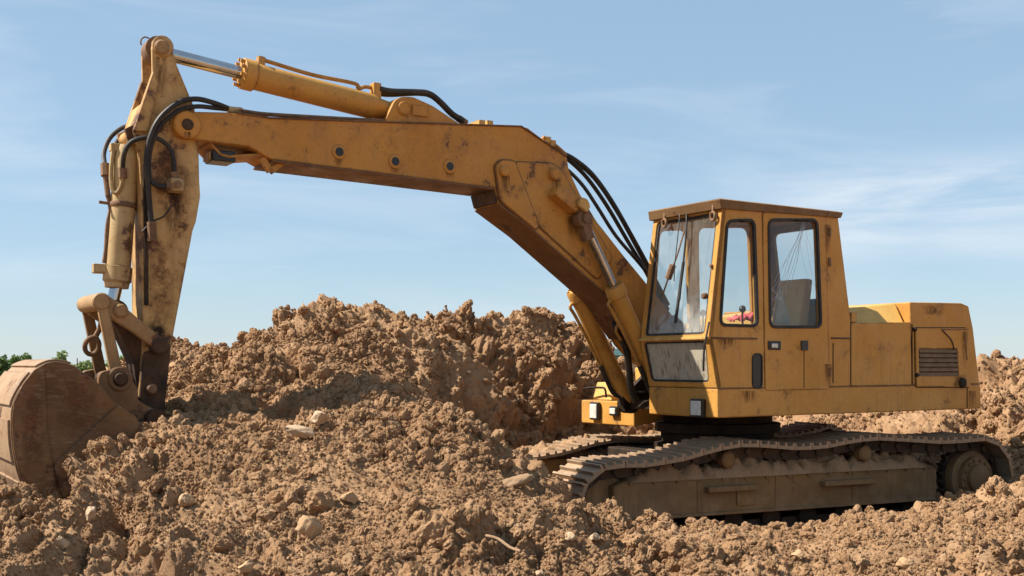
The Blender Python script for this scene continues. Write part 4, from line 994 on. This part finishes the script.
# front cover ridges of the stick
for s in (1, -1):
    m = MB(); a, b = LP(152.3, 72, YS), LP(132.5, 131, YS)
    m.prism([a, b, (b[0] - .10, b[1] + .0), (a[0] - .04, a[1] - .1)], s * (YS + .001), s * (YS + .03)).build('stiffener', 'stick_paint', stick, .005)
pin(162.5, 46.5, -YS - .04, YS + .045, .055, stick, 'linkage_paint')
x, z = LP(162.5, 46.5, YS); MB().lathe((x, YS, z), (x, YS + .02, z), [(0, .078), (.015, .078), (.02, .072)], 24).build('boss', 'stick_paint', stick)
q = P3(146, 43, -.15); MB().tube([(q.x + .04 * math.cos(a), -.15, q.z + .045 * math.sin(a)) for a in np.linspace(-.5, 4.2, 10)], .006, 6, 2).build('wire_loop', 'rusty_steel', stick)
# dark worn nose piece
np_ = rrect(LPS([(143, 352), (171, 346), (167, 385), (164, 414), (157, 426), (147, 430), (140, 424), (139, 400)], YS + .01), .03)
MB().prism(np_, -YS - .02, YS + .02).build('nose_plate', 'greasy_steel', stick, .01)
pin(160.5, 346, -YS - .08, YS + .10, .062, stick, 'greasy_steel'); pin(152.5, 389, YS, YS + .05, .04, stick, 'rusty_steel', 'boss')
hx, hz_ = LP(150, 418, .22); MB().cyl((hx, -.42, hz_), (hx, .42, hz_), .07, n=22).build('bucket_pin', 'greasy_steel', stick)
# dark cover plate and rail up the front edge
strip(LPS([(144.5, 165), (145.5, 230), (146, 305)], YS), YS + .001, YS + .02, .03, 'edge_strip', stick, 'grime')
# valve block with hoses
q = P3(175.5, 185.5, YS + .05); vb = MB().box(q.x - .05, q.x + .05, YS + .002, YS + .10, q.z - .05, q.z + .05).build('valve_block', 'pale_cylinder_paint', stick, .008)
MB().cyl(q + Vector((0, .04, 0)), q + Vector((0, .075, 0)), .028, n=8).build('plug', 'rusty_steel', vb)
# bucket cylinder
B0, B1 = P3(127.5, 146, 0), P3(116.5, 288, 0)
db = (B1 - B0).normalized(); Lq = (B1 - B0).length
bc = MB().lathe(B0, B1, [(0, .07), (.04, .085), (.10, .09), (Lq - .16, .09), (Lq - .155, .102), (Lq - .05, .102), (Lq - .04, .09), (Lq, .085)], 28).build('bucket_cylinder', 'pale_cylinder_paint', exc)
ptop = Vector((B0.x - .01, 0, B0.z + .06))
MB().cyl(ptop + Vector((0, -.13, 0)), ptop + Vector((0, .13, 0)), .05, n=18).build('top_pin', 'stick_paint', bc)
for y in (.11, -.11): MB().prism([(ptop.x - .16, ptop.z - .10), (ptop.x + .04, ptop.z - .06), (ptop.x + .06, ptop.z + .04), (ptop.x - .02, ptop.z + .09), (ptop.x - .14, ptop.z + .14)], y - .02, y + .02).build('cylinder_lug', 'stick_paint', stick, .006)
LV = P3(121.5, 310.5, .22)
MB().cyl(B1 - db * .02, Vector((LV.x + .02, 0, LV.z + .02)), .045, n=18).build('rod', 'chrome', bc)
MB().cyl((LV.x, -.075, LV.z), (LV.x, .075, LV.z), .085, n=18).build('rod_eye', 'greasy_steel', bc)
sidev = Vector((0, 1, 0)); fr_ = Vector((db.z, 0, -db.x)); fr_ = fr_ if fr_.x > 0 else -fr_
q = B0 + db * (Lq - .13) + fr_ * .09; MB().box(q.x - .02, q.x + .09, -.03, .04, q.z - .035, q.z + .035).build('port', 'pale_cylinder_paint', bc, .008)
MB().tube([P3(104, 263, .0), P3(106, 250, 0), P3(107.5, 226, 0), P3(110.5, 209, 0), P3(108, 196, -.01), P3(105.8, 178, -.03)], .017, 8, 5).build('pipe', 'rusty_steel', bc)
for t_ in (.42,):
    c_ = B0 + db * (Lq * t_); MB().lathe(c_ - db * .02, c_ + db * .02, [(0, .094), (.01, .098), (.03, .098), (.04, .094)], 24).cyl(c_, c_ + fr_ * .17, .012, n=8).build('pipe_clamp', 'rusty_steel', bc)
MB().tube([P3(114, 146, .02), P3(112, 160, .02), P3(111, 175, .03), P3(112, 188, .05), P3(116, 193, .07), P3(121, 186, .09), P3(122.5, 172, .10)], .016, 8, 5).build('pipe', 'pale_cylinder_paint', bc)
MB().box(P3(117, 148, .0).x - .09, P3(117, 148, .0).x + .05, -.035, .035, P3(117, 148, 0).z - .03, P3(117, 148, 0).z + .03).build('port', 'pale_cylinder_paint', bc, .008)
# bucket linkage: rocker arms, cross tube and links
T = P3(102, 301.5, .27)
PV = P3(160.5, 346, YS + .05)
lev = None
for s in (1, -1):
    m = MB(); a = Vector((T.x, T.z)); b = Vector((PV.x, PV.z)); d = (b - a).normalized(); n = Vector((-d.y, d.x)); n = n if n.y > 0 else -n
    out = [a + n * .062 - d * .04, a + n * .075 + d * .12, a + n * .06 + d * .30, b + n * .05, b + d * .055, b - n * .05, a - n * .042 + d * .30, a - n * .055 + d * .1, a - n * .055 - d * .04]
    m.prism(rrect([tuple(p) for p in out], .03), s * (YS + .025), s * (YS + .085)).build('rocker_arm', 'linkage_paint', exc, .012)
MB().lathe((T.x, -.27, T.z), (T.x, .27, T.z), [(0, .052), (.01, .064), (.53, .064), (.54, .056)], 24).build('cross_tube', 'linkage_paint', exc)
pin(121.5, 310.5, -.26, .27, .050, exc, 'linkage_paint')
K = P3(118.5, 379, .27)
MB().prism(rrect(LPS([(107, 313), (124, 326), (150, 345), (146, 400), (138, 398), (133, 362), (121, 336)], .1), .02), -.11, .11).build('shadow_web', 'greasy_steel', exc, .01)  # added dark filler: shadow and grease between rocker arms and stick
for s in (1, -1):
    a, b = Vector((T.x, T.z)), Vector((K.x, K.z)); d = (b - a).normalized(); n = Vector((-d.y, d.x))
    MB().prism([tuple(a + n * .036 + d * .03), tuple(a - n * .036 + d * .03), tuple(b - n * .042), tuple(b + n * .042)], s * .245 - .022, s * .245 + .022).build('bucket_link', 'bucket_steel' if s < 0 else 'linkage_paint', exc, .006)
q = P3(92, 346, -.1); hk = MB().tube([(q.x + .05 * math.cos(a), -.1 + .03 * math.sin(a), q.z + .062 * math.sin(a)) for a in np.linspace(0, 2 * math.pi, 17)], .018, 10, 2)
hk.tube([(q.x - .02, -.1, q.z + .06), (q.x - .06, -.08, q.z + .16), (q.x - .05, -.06, q.z + .30)], .02, 8, 3).build('lifting_hook', 'rusty_steel', exc)
# hoses and pipes over the stick
H_ = [
 ([(230, 109, .12), (214, 103, .18), (196, 99, .22), (178, 103, .25), (160, 118, .25), (150, 138, .24), (146.5, 160, .23), (148, 185, .21), (150, 210, .20), (151.5, 228, .20)], .030),
 ([(236, 110.5, .05), (215, 108, .16), (196, 106.5, .20), (178, 111, .22), (162, 124, .22), (153, 140, .21), (149, 158, .20), (150, 178, .20), (158, 186, .21), (170, 186, .22)], .026),
 ([(122.5, 172, .10), (124, 155, .16), (130, 143, .19), (142, 138, .21), (156, 138, .21), (168, 146, .21), (173.5, 160, .21), (174.5, 178, .21)], .026),
 ([(134, 125, -.17), (122, 128, -.2), (110, 138, -.2), (104, 153, -.15), (105, 166, -.05)], .026),
 ([(136, 127, -.1), (126, 132, -.14), (117, 142, -.12), (113, 152, -.06), (112, 160, .0)], .026),
 ([(151.5, 222, .20), (152, 232, .20), (152.5, 240, .20)], .018),
 ([(172, 205, .20), (164, 216, .20), (152, 222, .19), (142, 232, .19)], .010),
]
for pts, r in H_: MB().tube([P3(u, v, y) for u, v, y in pts], r * .66, 10, 6).build('hose', 'rubber', exc)
for (u, v, y), (u1, v1, y1), r in (((105, 164, -.05), (105.5, 176, -.03), .034), ((105.5, 176, -.03), (108, 196, 0), .02), ((151.5, 222, .20), (152.5, 241, .20), .034), ((173, 172, .21), (175, 180, .21), .034), ((166, 185.5, .21), (172, 186, .21), .034), ((122.7, 178, .10), (122.5, 168, .10), .033)):
    MB().cyl(P3(u, v, y), P3(u1, v1, y1), r, n=8).build('hose_coupling', 'rusty_steel', exc)

# --- bucket
YK = .52
prof = LPS([(96, 381), (85.5, 374), (71, 364.5), (56, 361.5), (45, 363.5), (34, 370), (22, 385), (13, 402), (10.5, 420), (12, 448), (18, 476), (30, 498), (46, 512), (60, 516)], YK)
def smooth_line(P, k=4):
    Q = [Vector(P[0]) * 2 - Vector(P[1])] + [Vector(p) for p in P] + [Vector(P[-1]) * 2 - Vector(P[-2])]; out = []
    for i in range(1, len(Q) - 2):
        for j in range(k):
            t = j / k; out.append(tuple(.5 * (2 * Q[i] + (Q[i + 1] - Q[i - 1]) * t + (2 * Q[i - 1] - 5 * Q[i] + 4 * Q[i + 1] - Q[i + 2]) * t * t + (3 * Q[i] - Q[i - 1] - 3 * Q[i + 1] + Q[i + 2]) * t ** 3)))
    return out + [tuple(P[-1])]
prof = smooth_line(prof)
lip = LP(63.5, 505, YK)
cheek = prof + [lip] + LPS([(90, 472), (115, 450), (134, 439), (139, 428), (137, 418), (116.5, 404), (107, 393)], YK)
bucket = bpy.data.objects.new('bucket_origin', None)
bpy.data.objects.remove(bucket)
m = MB()
pa = [Vector(p) for p in prof]; inn = []
for i, p in enumerate(pa):
    d = (pa[min(i + 1, len(pa) - 1)] - pa[max(i - 1, 0)]).normalized(); n = Vector((-d.y, d.x)); inn.append(p + n * .03 if (Vector((6.4, 1.2)) - p).dot(n) > 0 else p - n * .03)
m.prism([tuple(p) for p in pa] + [tuple(p) for p in inn[::-1]], -YK + .001, YK - .001)
M['bucket_back_sunlit'] = paint('bucket_back_sunlit', (.26, .16, .085), (.38, .25, .145), .9, .5, .35, .6, mottle=.5, scuff=.6)  # paler than the cheeks: dust, plus sunlight painted into the colour
bucket = m.build('bucket', 'bucket_back_sunlit', exc, .004)
tag(bucket, 'rusty digging bucket sunk into the soil')
for s in (1, -1):
    MB().prism(cheek, s * (YK - .03), s * YK).build('cheek_plate', 'bucket_steel', bucket, .006)
    st_ = LPS([(45, 363.5), (34, 370), (22, 385), (13.5, 402), (11.5, 420), (13, 448), (19, 476), (30, 496), (58, 500), (52, 462), (47, 430), (46, 395)], YK)
    MB().prism(st_, s * (YK + .0005), s * (YK + .014)).build('wear_plate', 'bucket_steel', bucket, .004)
    rp = rrect(LPS([(53, 464), (100, 421), (117, 405), (137, 418), (139, 428), (134, 439), (115, 450), (90, 472), (63, 500)], YK), .03)
    MB().prism(rp, s * (YK + .0008), s * (YK + .022)).build('side_cutter', 'bucket_steel', bucket, .006)
    ear = rrect([LP(96, 384, .25), LP(97, 372, .25), LP(112, 369, .25), LP(124, 370, .25), LP(136, 390, .25), LP(135, 400, .25), (hx - .09, hz_ + .02), (hx - .05, hz_ - .10), (hx + .12, hz_ - .10), (hx + .35, hz_ + .02)], .05)
    MB().prism(ear, s * .29 - .03, s * .29 + .03).build('ear', 'bucket_steel', bucket, .008)
MB().lathe((K.x, -.35, K.z), (K.x, .35, K.z), [(0, .04), (.02, .055), (.68, .055), (.70, .04)], 22).build('link_pin', 'greasy_steel', bucket)
MB().lathe((K.x, .30, K.z), (K.x, .33, K.z), [(0, .09), (.02, .09), (.03, .08)], 22).build('pin_boss', 'bucket_steel', bucket)
# wear straps round the back, teeth at the lip
for i, (a_, b_) in enumerate(((8, 19), (21, 29), (32, 38), (41, 48))):
    q = [pa[k] for k in range(a_, b_ + 1)]; o_ = []
    for k in range(a_, b_ + 1):
        d = (pa[min(k + 1, len(pa) - 1)] - pa[max(k - 1, 0)]).normalized(); n = Vector((-d.y, d.x)); n = n if (pa[k] - Vector((6.4, 1.2))).dot(n) > 0 else -n; o_.append(pa[k] + n * .016)
    MB().prism([tuple(p - (o - p) * .05) for p, o in zip(q, o_)] + [tuple(p) for p in o_[::-1]], -YK + .02, YK - .02).build('wear_strap', 'bucket_back_sunlit', bucket, .004)
lx_, lz_ = LP(60, 514, YK); dn = Vector((-.55, -.83))
for k in range(5):
    y = -YK + .10 + k * (2 * YK - .2) / 4
    MB().add([(lx_ + .05, y - .05, lz_ + .03), (lx_ - .03, y - .05, lz_ - .02), (lx_ - .03, y + .05, lz_ - .02), (lx_ + .05, y + .05, lz_ + .03), (lx_ - .06, y - .02, lz_ - .17), (lx_ - .08, y - .02, lz_ - .16), (lx_ - .08, y + .02, lz_ - .16), (lx_ - .06, y + .02, lz_ - .17)],
             [(0, 3, 2, 1), (0, 1, 5, 4), (1, 2, 6, 5), (2, 3, 7, 6), (3, 0, 4, 7), (4, 5, 6, 7)]).build('tooth', 'bucket_steel', bucket, .004)

# --- seams of the bodywork, runs of rust and grease
MB().box(-2.505, 1.24, YC1 - .004, YC1 + .003, 1.3815, 1.3915).build('seam', 'rusty_edge', upper)
for u in (850.6, 912.2):
    x, _ = LP(u, 350, YC1); MB().box(x - .006, x + .006, YC1 - .02, YC1 + .0015, 1.395, 2.0).build('seam', 'grime', exc)
MB().plate(inset(eo, -.008), [inset(lv, -.01)], pl(YC1 + .0012, 1), .002).build('door_gap', 'grime', rear)
MB().plate(inset(dhole, -.004), [inset(dhole, .02)], pl(YC1 - .012, 1), .01).build('door_gap', 'grime', cab)
def decal(u0, v0, u1, v1, y, mat, par, name):
    (xa, za), (xb, zb) = LP(u0, v0, y), LP(u1, v1, y)
    return MB().add([(xa, y, zb), (xb, y, zb), (xb, y, za), (xa, y, za)], [(0, 1, 2, 3)]).build(name, mat, par)
for q in ((500, 175, 511, 197, YB + .0355, 'grease_run', boom, 'grease_run'), (551, 178, 562, 198, YB + .0175, 'rust_run', boom, 'rust_run'),
          (334, 156, 344, 169, YB + .0012, 'rust_run', boom, 'rust_run'), (390, 165, 400, 175, YB + .0012, 'rust_run', boom, 'rust_run'), (445, 170, 455, 180, YB + .0012, 'rust_run', boom, 'rust_run'),
          (566, 216, 582, 240, YB + .0178, 'grease_run', boom, 'grease_run'), (181, 131, 193, 139, YB + .0312, 'grease_run', boom, 'grease_run'),
          (824, 224, 832, 256, YC1 + .0082, 'rust_run', door, 'rust_run'), (824, 364, 833, 388, YC1 + .0082, 'rust_run', door, 'rust_run'),
          (716, 339, 738, 349, YC1 + .0012, 'rust_run', cab, 'rust_run'),
          (740, 391, 758, 404, YC1 + .0013, 'rust_run', upper, 'rust_run'), (967, 391, 977, 409, YC1 + .0013, 'rust_run', upper, 'rust_run'),
          (952, 374, 968, 390, YC1 + .0205, 'grease_spot', rear, 'grease_stain'), (922, 304, 944, 316, YC1 + .0012, 'rust_spot', rear, 'rust_stain'), (961, 332, 968, 368, YC1 + .0205, 'rust_run', rear, 'rust_run'),
          (153, 56, 168, 100, YS + .0012, 'rust_run', stick, 'rust_run'), (150, 140, 192, 228, YS + .0012, 'rust_spot', stick, 'rust_stain'), (147, 236, 176, 330, YS + .0014, 'rust_spot', stick, 'rust_stain'), (147, 316, 168, 350, YS + .0016, 'grease_spot', stick, 'grease_stain'), (164, 190, 184, 245, YS + .0018, 'grease_run', stick, 'grease_run'),
          (20, 385, 46, 470, YK + .0145, 'rust_spot', bucket, 'rust_stain'), (54, 372, 100, 440, YK + .0015, 'rust_spot', bucket, 'rust_stain')):
    decal(*q)

# ------------------------------------------------------------------ things lying in the cab and on the soil
ML = Matrix.Translation((PX, PY, 0)) @ Matrix.Rotation(math.pi + PSI, 4, 'Z')
def rock(name, loc, sx, sy, sz, rot, mat, seed, label, cat, sub=4, chunk=.5, group=None):
    bm = bmesh.new(); bmesh.ops.create_icosphere(bm, subdivisions=sub, radius=1)
    co = np.array([v.co[:] for v in bm.verts]); nn = Noise(seed)
    # flatten against a few random planes, as broken stone is
    g = np.random.default_rng(seed)
    for _ in range(9):
        d = g.normal(size=3); d /= np.linalg.norm(d); h = g.uniform(.48, .80); dd = co @ d
        co = co - np.maximum(dd - h, 0)[:, None] * d[None]
    co *= (1 + chunk * .35 * nn(co * 2.2) + .09 * nn(co * 5) + .05 * nn(co * 11))[:, None]
    for v, c in zip(bm.verts, co): v.co = Vector(c) * 1.0; v.co.x *= sx; v.co.y *= sy; v.co.z *= sz
    me = bpy.data.meshes.new(name); bm.to_mesh(me); bm.free(); me.shade_smooth(); me.set_sharp_from_angle(angle=R(60)); me.materials.append(M[mat])
    o = bpy.data.objects.new(name, me); C.objects.link(o); o.location = loc; o.rotation_euler = rot
    return tag(o, label, cat, group)
def stone(u, v, w, h, label, mat='stone', seed=1, rot=None, name='stone', dep=.8, lift=.25, cat='stone', group=None):
    p, n = on_soil(u, v + h * .4); s = p.y / FPX
    rot = rot or (random.uniform(-.3, .3), random.uniform(-.3, .3), random.uniform(0, 6))
    return rock(name, p + n * h * s * lift * .5 + Vector((0, 0, h * s * .25)), w * s / 2 * 1.1, w * s / 2 * dep, h * s / 2 * 1.15, rot, mat, seed, label, cat, group=group)
random.seed(3)
stone(312, 524, 25, 26, 'largest rounded tan boulder, low in the foreground left of centre', 'brown_stone', 3, (.2, .3, .4))
stone(303, 433, 34, 13, 'pale flat slab of rock on the crest of the near mound', 'stone', 5, (.15, .2, .1), dep=.6)
stone(515, 480, 38, 12, 'flat tilted slab of rock leaning just in front of the far track', 'shadowed_stone', 8, (.25, -.4, .25), 'rock_slab', dep=.6)
stone(90, 510, 17, 13, 'pale angular stone below the bucket', 'stone', 12)
stone(63, 538, 14, 13, 'small pale stone near the lower left corner', 'stone', 13)
stone(541, 571, 13, 10, 'small whitish stone at the bottom edge beside the dry stick', 'stone', 14)
stone(570, 537, 12, 9, 'small grey stone in the soil in front of the near track', 'stone', 15)
stone(595, 534, 12, 9, 'whitish stone just left of the track frame, sunk in loose soil', 'stone', 16)
stone(186, 498, 19, 14, 'tan stone half way up the near slope right of the bucket', 'brown_stone', 17)
stone(243, 565, 18, 14, 'blunt brown stone at the bottom edge below the near slope', 'brown_stone', 18)
stone(352, 494, 19, 13, 'brown stone on the near slope up from the largest boulder', 'brown_stone', 19)
stone(318, 415, 22, 13, 'pale stone on the upper slope behind the flat slab', 'stone', 20)
stone(800, 553, 15, 11, 'tan stone in the soil below the middle of the track frame', 'brown_stone', 21)
stone(905, 560, 18, 13, 'rough tan stone in the lower right foreground', 'brown_stone', 22)
# dry stick
a, _ = on_soil(489, 538); b, _ = on_soil(522, 556)
a = a + Vector((0, -.02, .03)); b = b + Vector((0, -.02, .03))
sk = MB().tube([a, a.lerp(b, .35) + Vector((0, 0, .012)), a.lerp(b, .7) + Vector((.0, 0, -.004)), b], .008, 7, 3).build('dry_stick', 'wood')
tag(sk, 'thin dry wooden stick lying on the soil in the foreground', 'stick')
# red cloth on the console seen through the front side window
bm = bmesh.new(); bmesh.ops.create_grid(bm, x_segments=24, y_segments=18, size=.5)
nn = Noise(77)
co = np.array([v.co[:] for v in bm.verts])
zz = .07 * (1 - (co[:, 0] * 1.6) ** 2) + .05 * nn(co * 6 + 3) + .03 * nn(co * 13)
for v, z in zip(bm.verts, zz): v.co.x *= .36; v.co.y *= .24; v.co.z = z - .20 * max(0, abs(v.co.y) - .055)
me = bpy.data.meshes.new('red_cloth'); bm.to_mesh(me); bm.free(); me.shade_smooth(); me.materials.append(M['red_cloth'])
ro = bpy.data.objects.new('red_cloth', me); C.objects.link(ro); so_ = ro.modifiers.new('t', 'SOLIDIFY'); so_.thickness = .008
tag(ro, 'crumpled red cloth on the console, seen through the front side window', 'cloth')
cx_, cz_ = LP(748, 320, .535); ro.matrix_world = ML @ Matrix.Translation((cx_, .535, cz_ - .02))
# blue cushion on the ledge behind the seat
bl = MB().prism(rrect([(-.30, 2.165), (-.30, 2.235), (-.39, 2.235), (-.39, 2.165)], .02), -.30, .30).build('blue_cushion', 'blue_plastic', None, .02, 3)
bl.matrix_world = ML @ Matrix.Translation((0, .85, 0)); tag(bl, 'flat blue cushion on the cab ledge behind the seat', 'cushion')
MB_led = MB().box(-.405, -.24, YC0 + .05, YC1 - .055, 2.13, 2.162).build('rear_ledge', 'cab_lining', cab)

# ------------------------------------------------------------------ far bushes and shed
def leafmat(name, a, b):
    t = NT(name); g = t.n.new('ShaderNodeNewGeometry')
    c = t.mix(t.ramp(g.outputs['Random Per Island'], 0, 1), a, b)
    tr = t.n.new('ShaderNodeBsdfTranslucent'); t.l.new(c, tr.inputs[0])
    mx = t.n.new('ShaderNodeMixShader'); mx.inputs[0].default_value = .3
    t.l.new(t.bsdf(c, .6, 0, .3), mx.inputs[1]); t.l.new(tr.outputs[0], mx.inputs[2]); return t.done(mx.outputs[0])
M['dark_leaf'] = leafmat('dark_leaf', (.06, .11, .03), (.12, .19, .06))
M['light_leaf'] = leafmat('light_leaf', (.10, .16, .04), (.22, .28, .11))
M['bark'] = simple('bark', (.09, .06, .04), (.15, .11, .08), .9)
def bush(u, vtop, Y, w, mat, label, seed, name='bush', nleaf=2600, leaf=.10, spire=0.0, group=None, base=-.2):
    g = np.random.default_rng(seed); X = (u - 512) / FPX * Y; top = CAM_Z + (364 - vtop) / FPX * Y - base
    e = bpy.data.objects.new(name, None); C.objects.link(e); e.location = (X, Y, base); tag(e, label, 'bush', group)
    st = MB(); cl = []
    for k in range(9):
        a = g.uniform(0, 6.28); rr = g.uniform(.1, .95) * w / 2; zt = top * (g.uniform(.6, .92) if k else .93) * (1 - spire * rr / (w / 2) * .5)
        tip = Vector((rr * math.cos(a), rr * math.sin(a), zt)); st.tube([(0, 0, -.2), (tip.x * .3, tip.y * .3, zt * .4), tip * .9], .012, 5, 3)
        for j in range(5): cl.append((tip * g.uniform(.45, 1.0) + Vector(g.normal(size=3) * w * .06), g.uniform(.12, .25) * w))
    st.build('stem', 'bark', e)
    cv = []; cf = []
    per = nleaf // len(cl)
    for c, r in cl:
        q = g.normal(size=(per, 3)); q = q / np.linalg.norm(q, axis=1)[:, None] * (g.random((per, 1)) ** .45) * r; q[:, 2] *= .8
        for p in q:
            p = Vector(p) + c
            if p.z > top * 1.02 or p.z < .05: continue
            d = Vector(g.normal(size=3)).normalized(); n = d.orthogonal().normalized(); s = leaf * g.uniform(.6, 1.2); o = len(cv)
            cv += [p - d * s, p + n * s * .45, p + d * s, p - n * s * .45]; cf.append((o, o + 1, o + 2, o + 3))
    me = bpy.data.meshes.new('crown'); me.from_pydata([tuple(x) for x in cv], [], cf); me.materials.append(M[mat])
    o = bpy.data.objects.new('crown', me); C.objects.link(o); o.parent = e
bush(-14, 345, 42, 1.5, 'dark_leaf', 'dark green bush cut by the left edge, behind the bucket', 1, group='far bushes', spire=.4)
bush(2, 344, 42, 1.0, 'dark_leaf', 'narrow dark green pointed bush nearest the left edge', 2, group='far bushes', spire=.8)
bush(13, 340, 43, .9, 'dark_leaf', 'tallest dark green spiky bush above the bucket back', 3, group='far bushes', spire=1)
bush(22, 347, 42, .8, 'dark_leaf', 'round dark green bush right of the tallest spiky bush', 4, group='far bushes', spire=.3)
bush(33, 351, 45, .4, 'dark_leaf', 'tiny lone dark green shrub above the bucket', 5, group='far bushes', nleaf=700, spire=.6)
bush(62, 346, 24, .5, 'light_leaf', 'low pale green weedy bush above the bucket top', 6, group='weedy bushes', leaf=.05, nleaf=1500)
bush(77, 339, 24, .75, 'light_leaf', 'taller pale green weedy bush left of the bucket link', 7, group='weedy bushes', leaf=.05, nleaf=3000)
bush(97, 338, 25, .7, 'light_leaf', 'pale green weedy bush showing between the bucket links', 8, group='weedy bushes', leaf=.05, nleaf=2400)
bush(122, 344, 25, .7, 'light_leaf', 'pale green weedy bush behind the stick nose', 9, group='weedy bushes', leaf=.05, nleaf=2000)
# low shed with a dark green roof
sh = bpy.data.objects.new('shed', None); C.objects.link(sh); sh.location = (6.8, 52, -.3); tag(sh, 'far low shed with a dark green roof, seen between boom cylinder and cab', 'shed')
M['shed_roof'] = simple('shed_roof', (.02, .055, .045), (.035, .075, .06), .6, 0, 3); M['shed_wall'] = simple('shed_wall', (.30, .26, .2), (.4, .35, .28), .9, 0, 2)
w_ = MB(); w_.box(-4, 4, -1.5, 1.5, 0, 2.05); w_.build('wall', 'shed_wall', sh)
MB().add([(-4.3, -1.9, 2.07), (4.3, -1.9, 2.07), (4.3, 1.9, 2.07), (-4.3, 1.9, 2.07), (-4.3, -1.9, 2.30), (4.3, -1.9, 2.30), (4.3, 0, 2.62), (-4.3, 0, 2.62), (4.3, 1.9, 2.30), (-4.3, 1.9, 2.30)], [(0, 3, 2, 1), (0, 1, 5, 4), (4, 5, 6, 7), (7, 6, 8, 9), (3, 9, 8, 2), (0, 4, 7, 9, 3), (1, 2, 8, 6, 5)]).build('roof', 'shed_roof', sh)
for x in (-2.5, -.5, 1.5):
    o = MB().box(x, x + .8, -1.52, -1.503, .9, 1.6).build('window', 'black_plastic', sh)
    MB().box(x - .05, x + .85, -1.56, -1.521, .83, .895).build('sill', 'shed_wall', o)
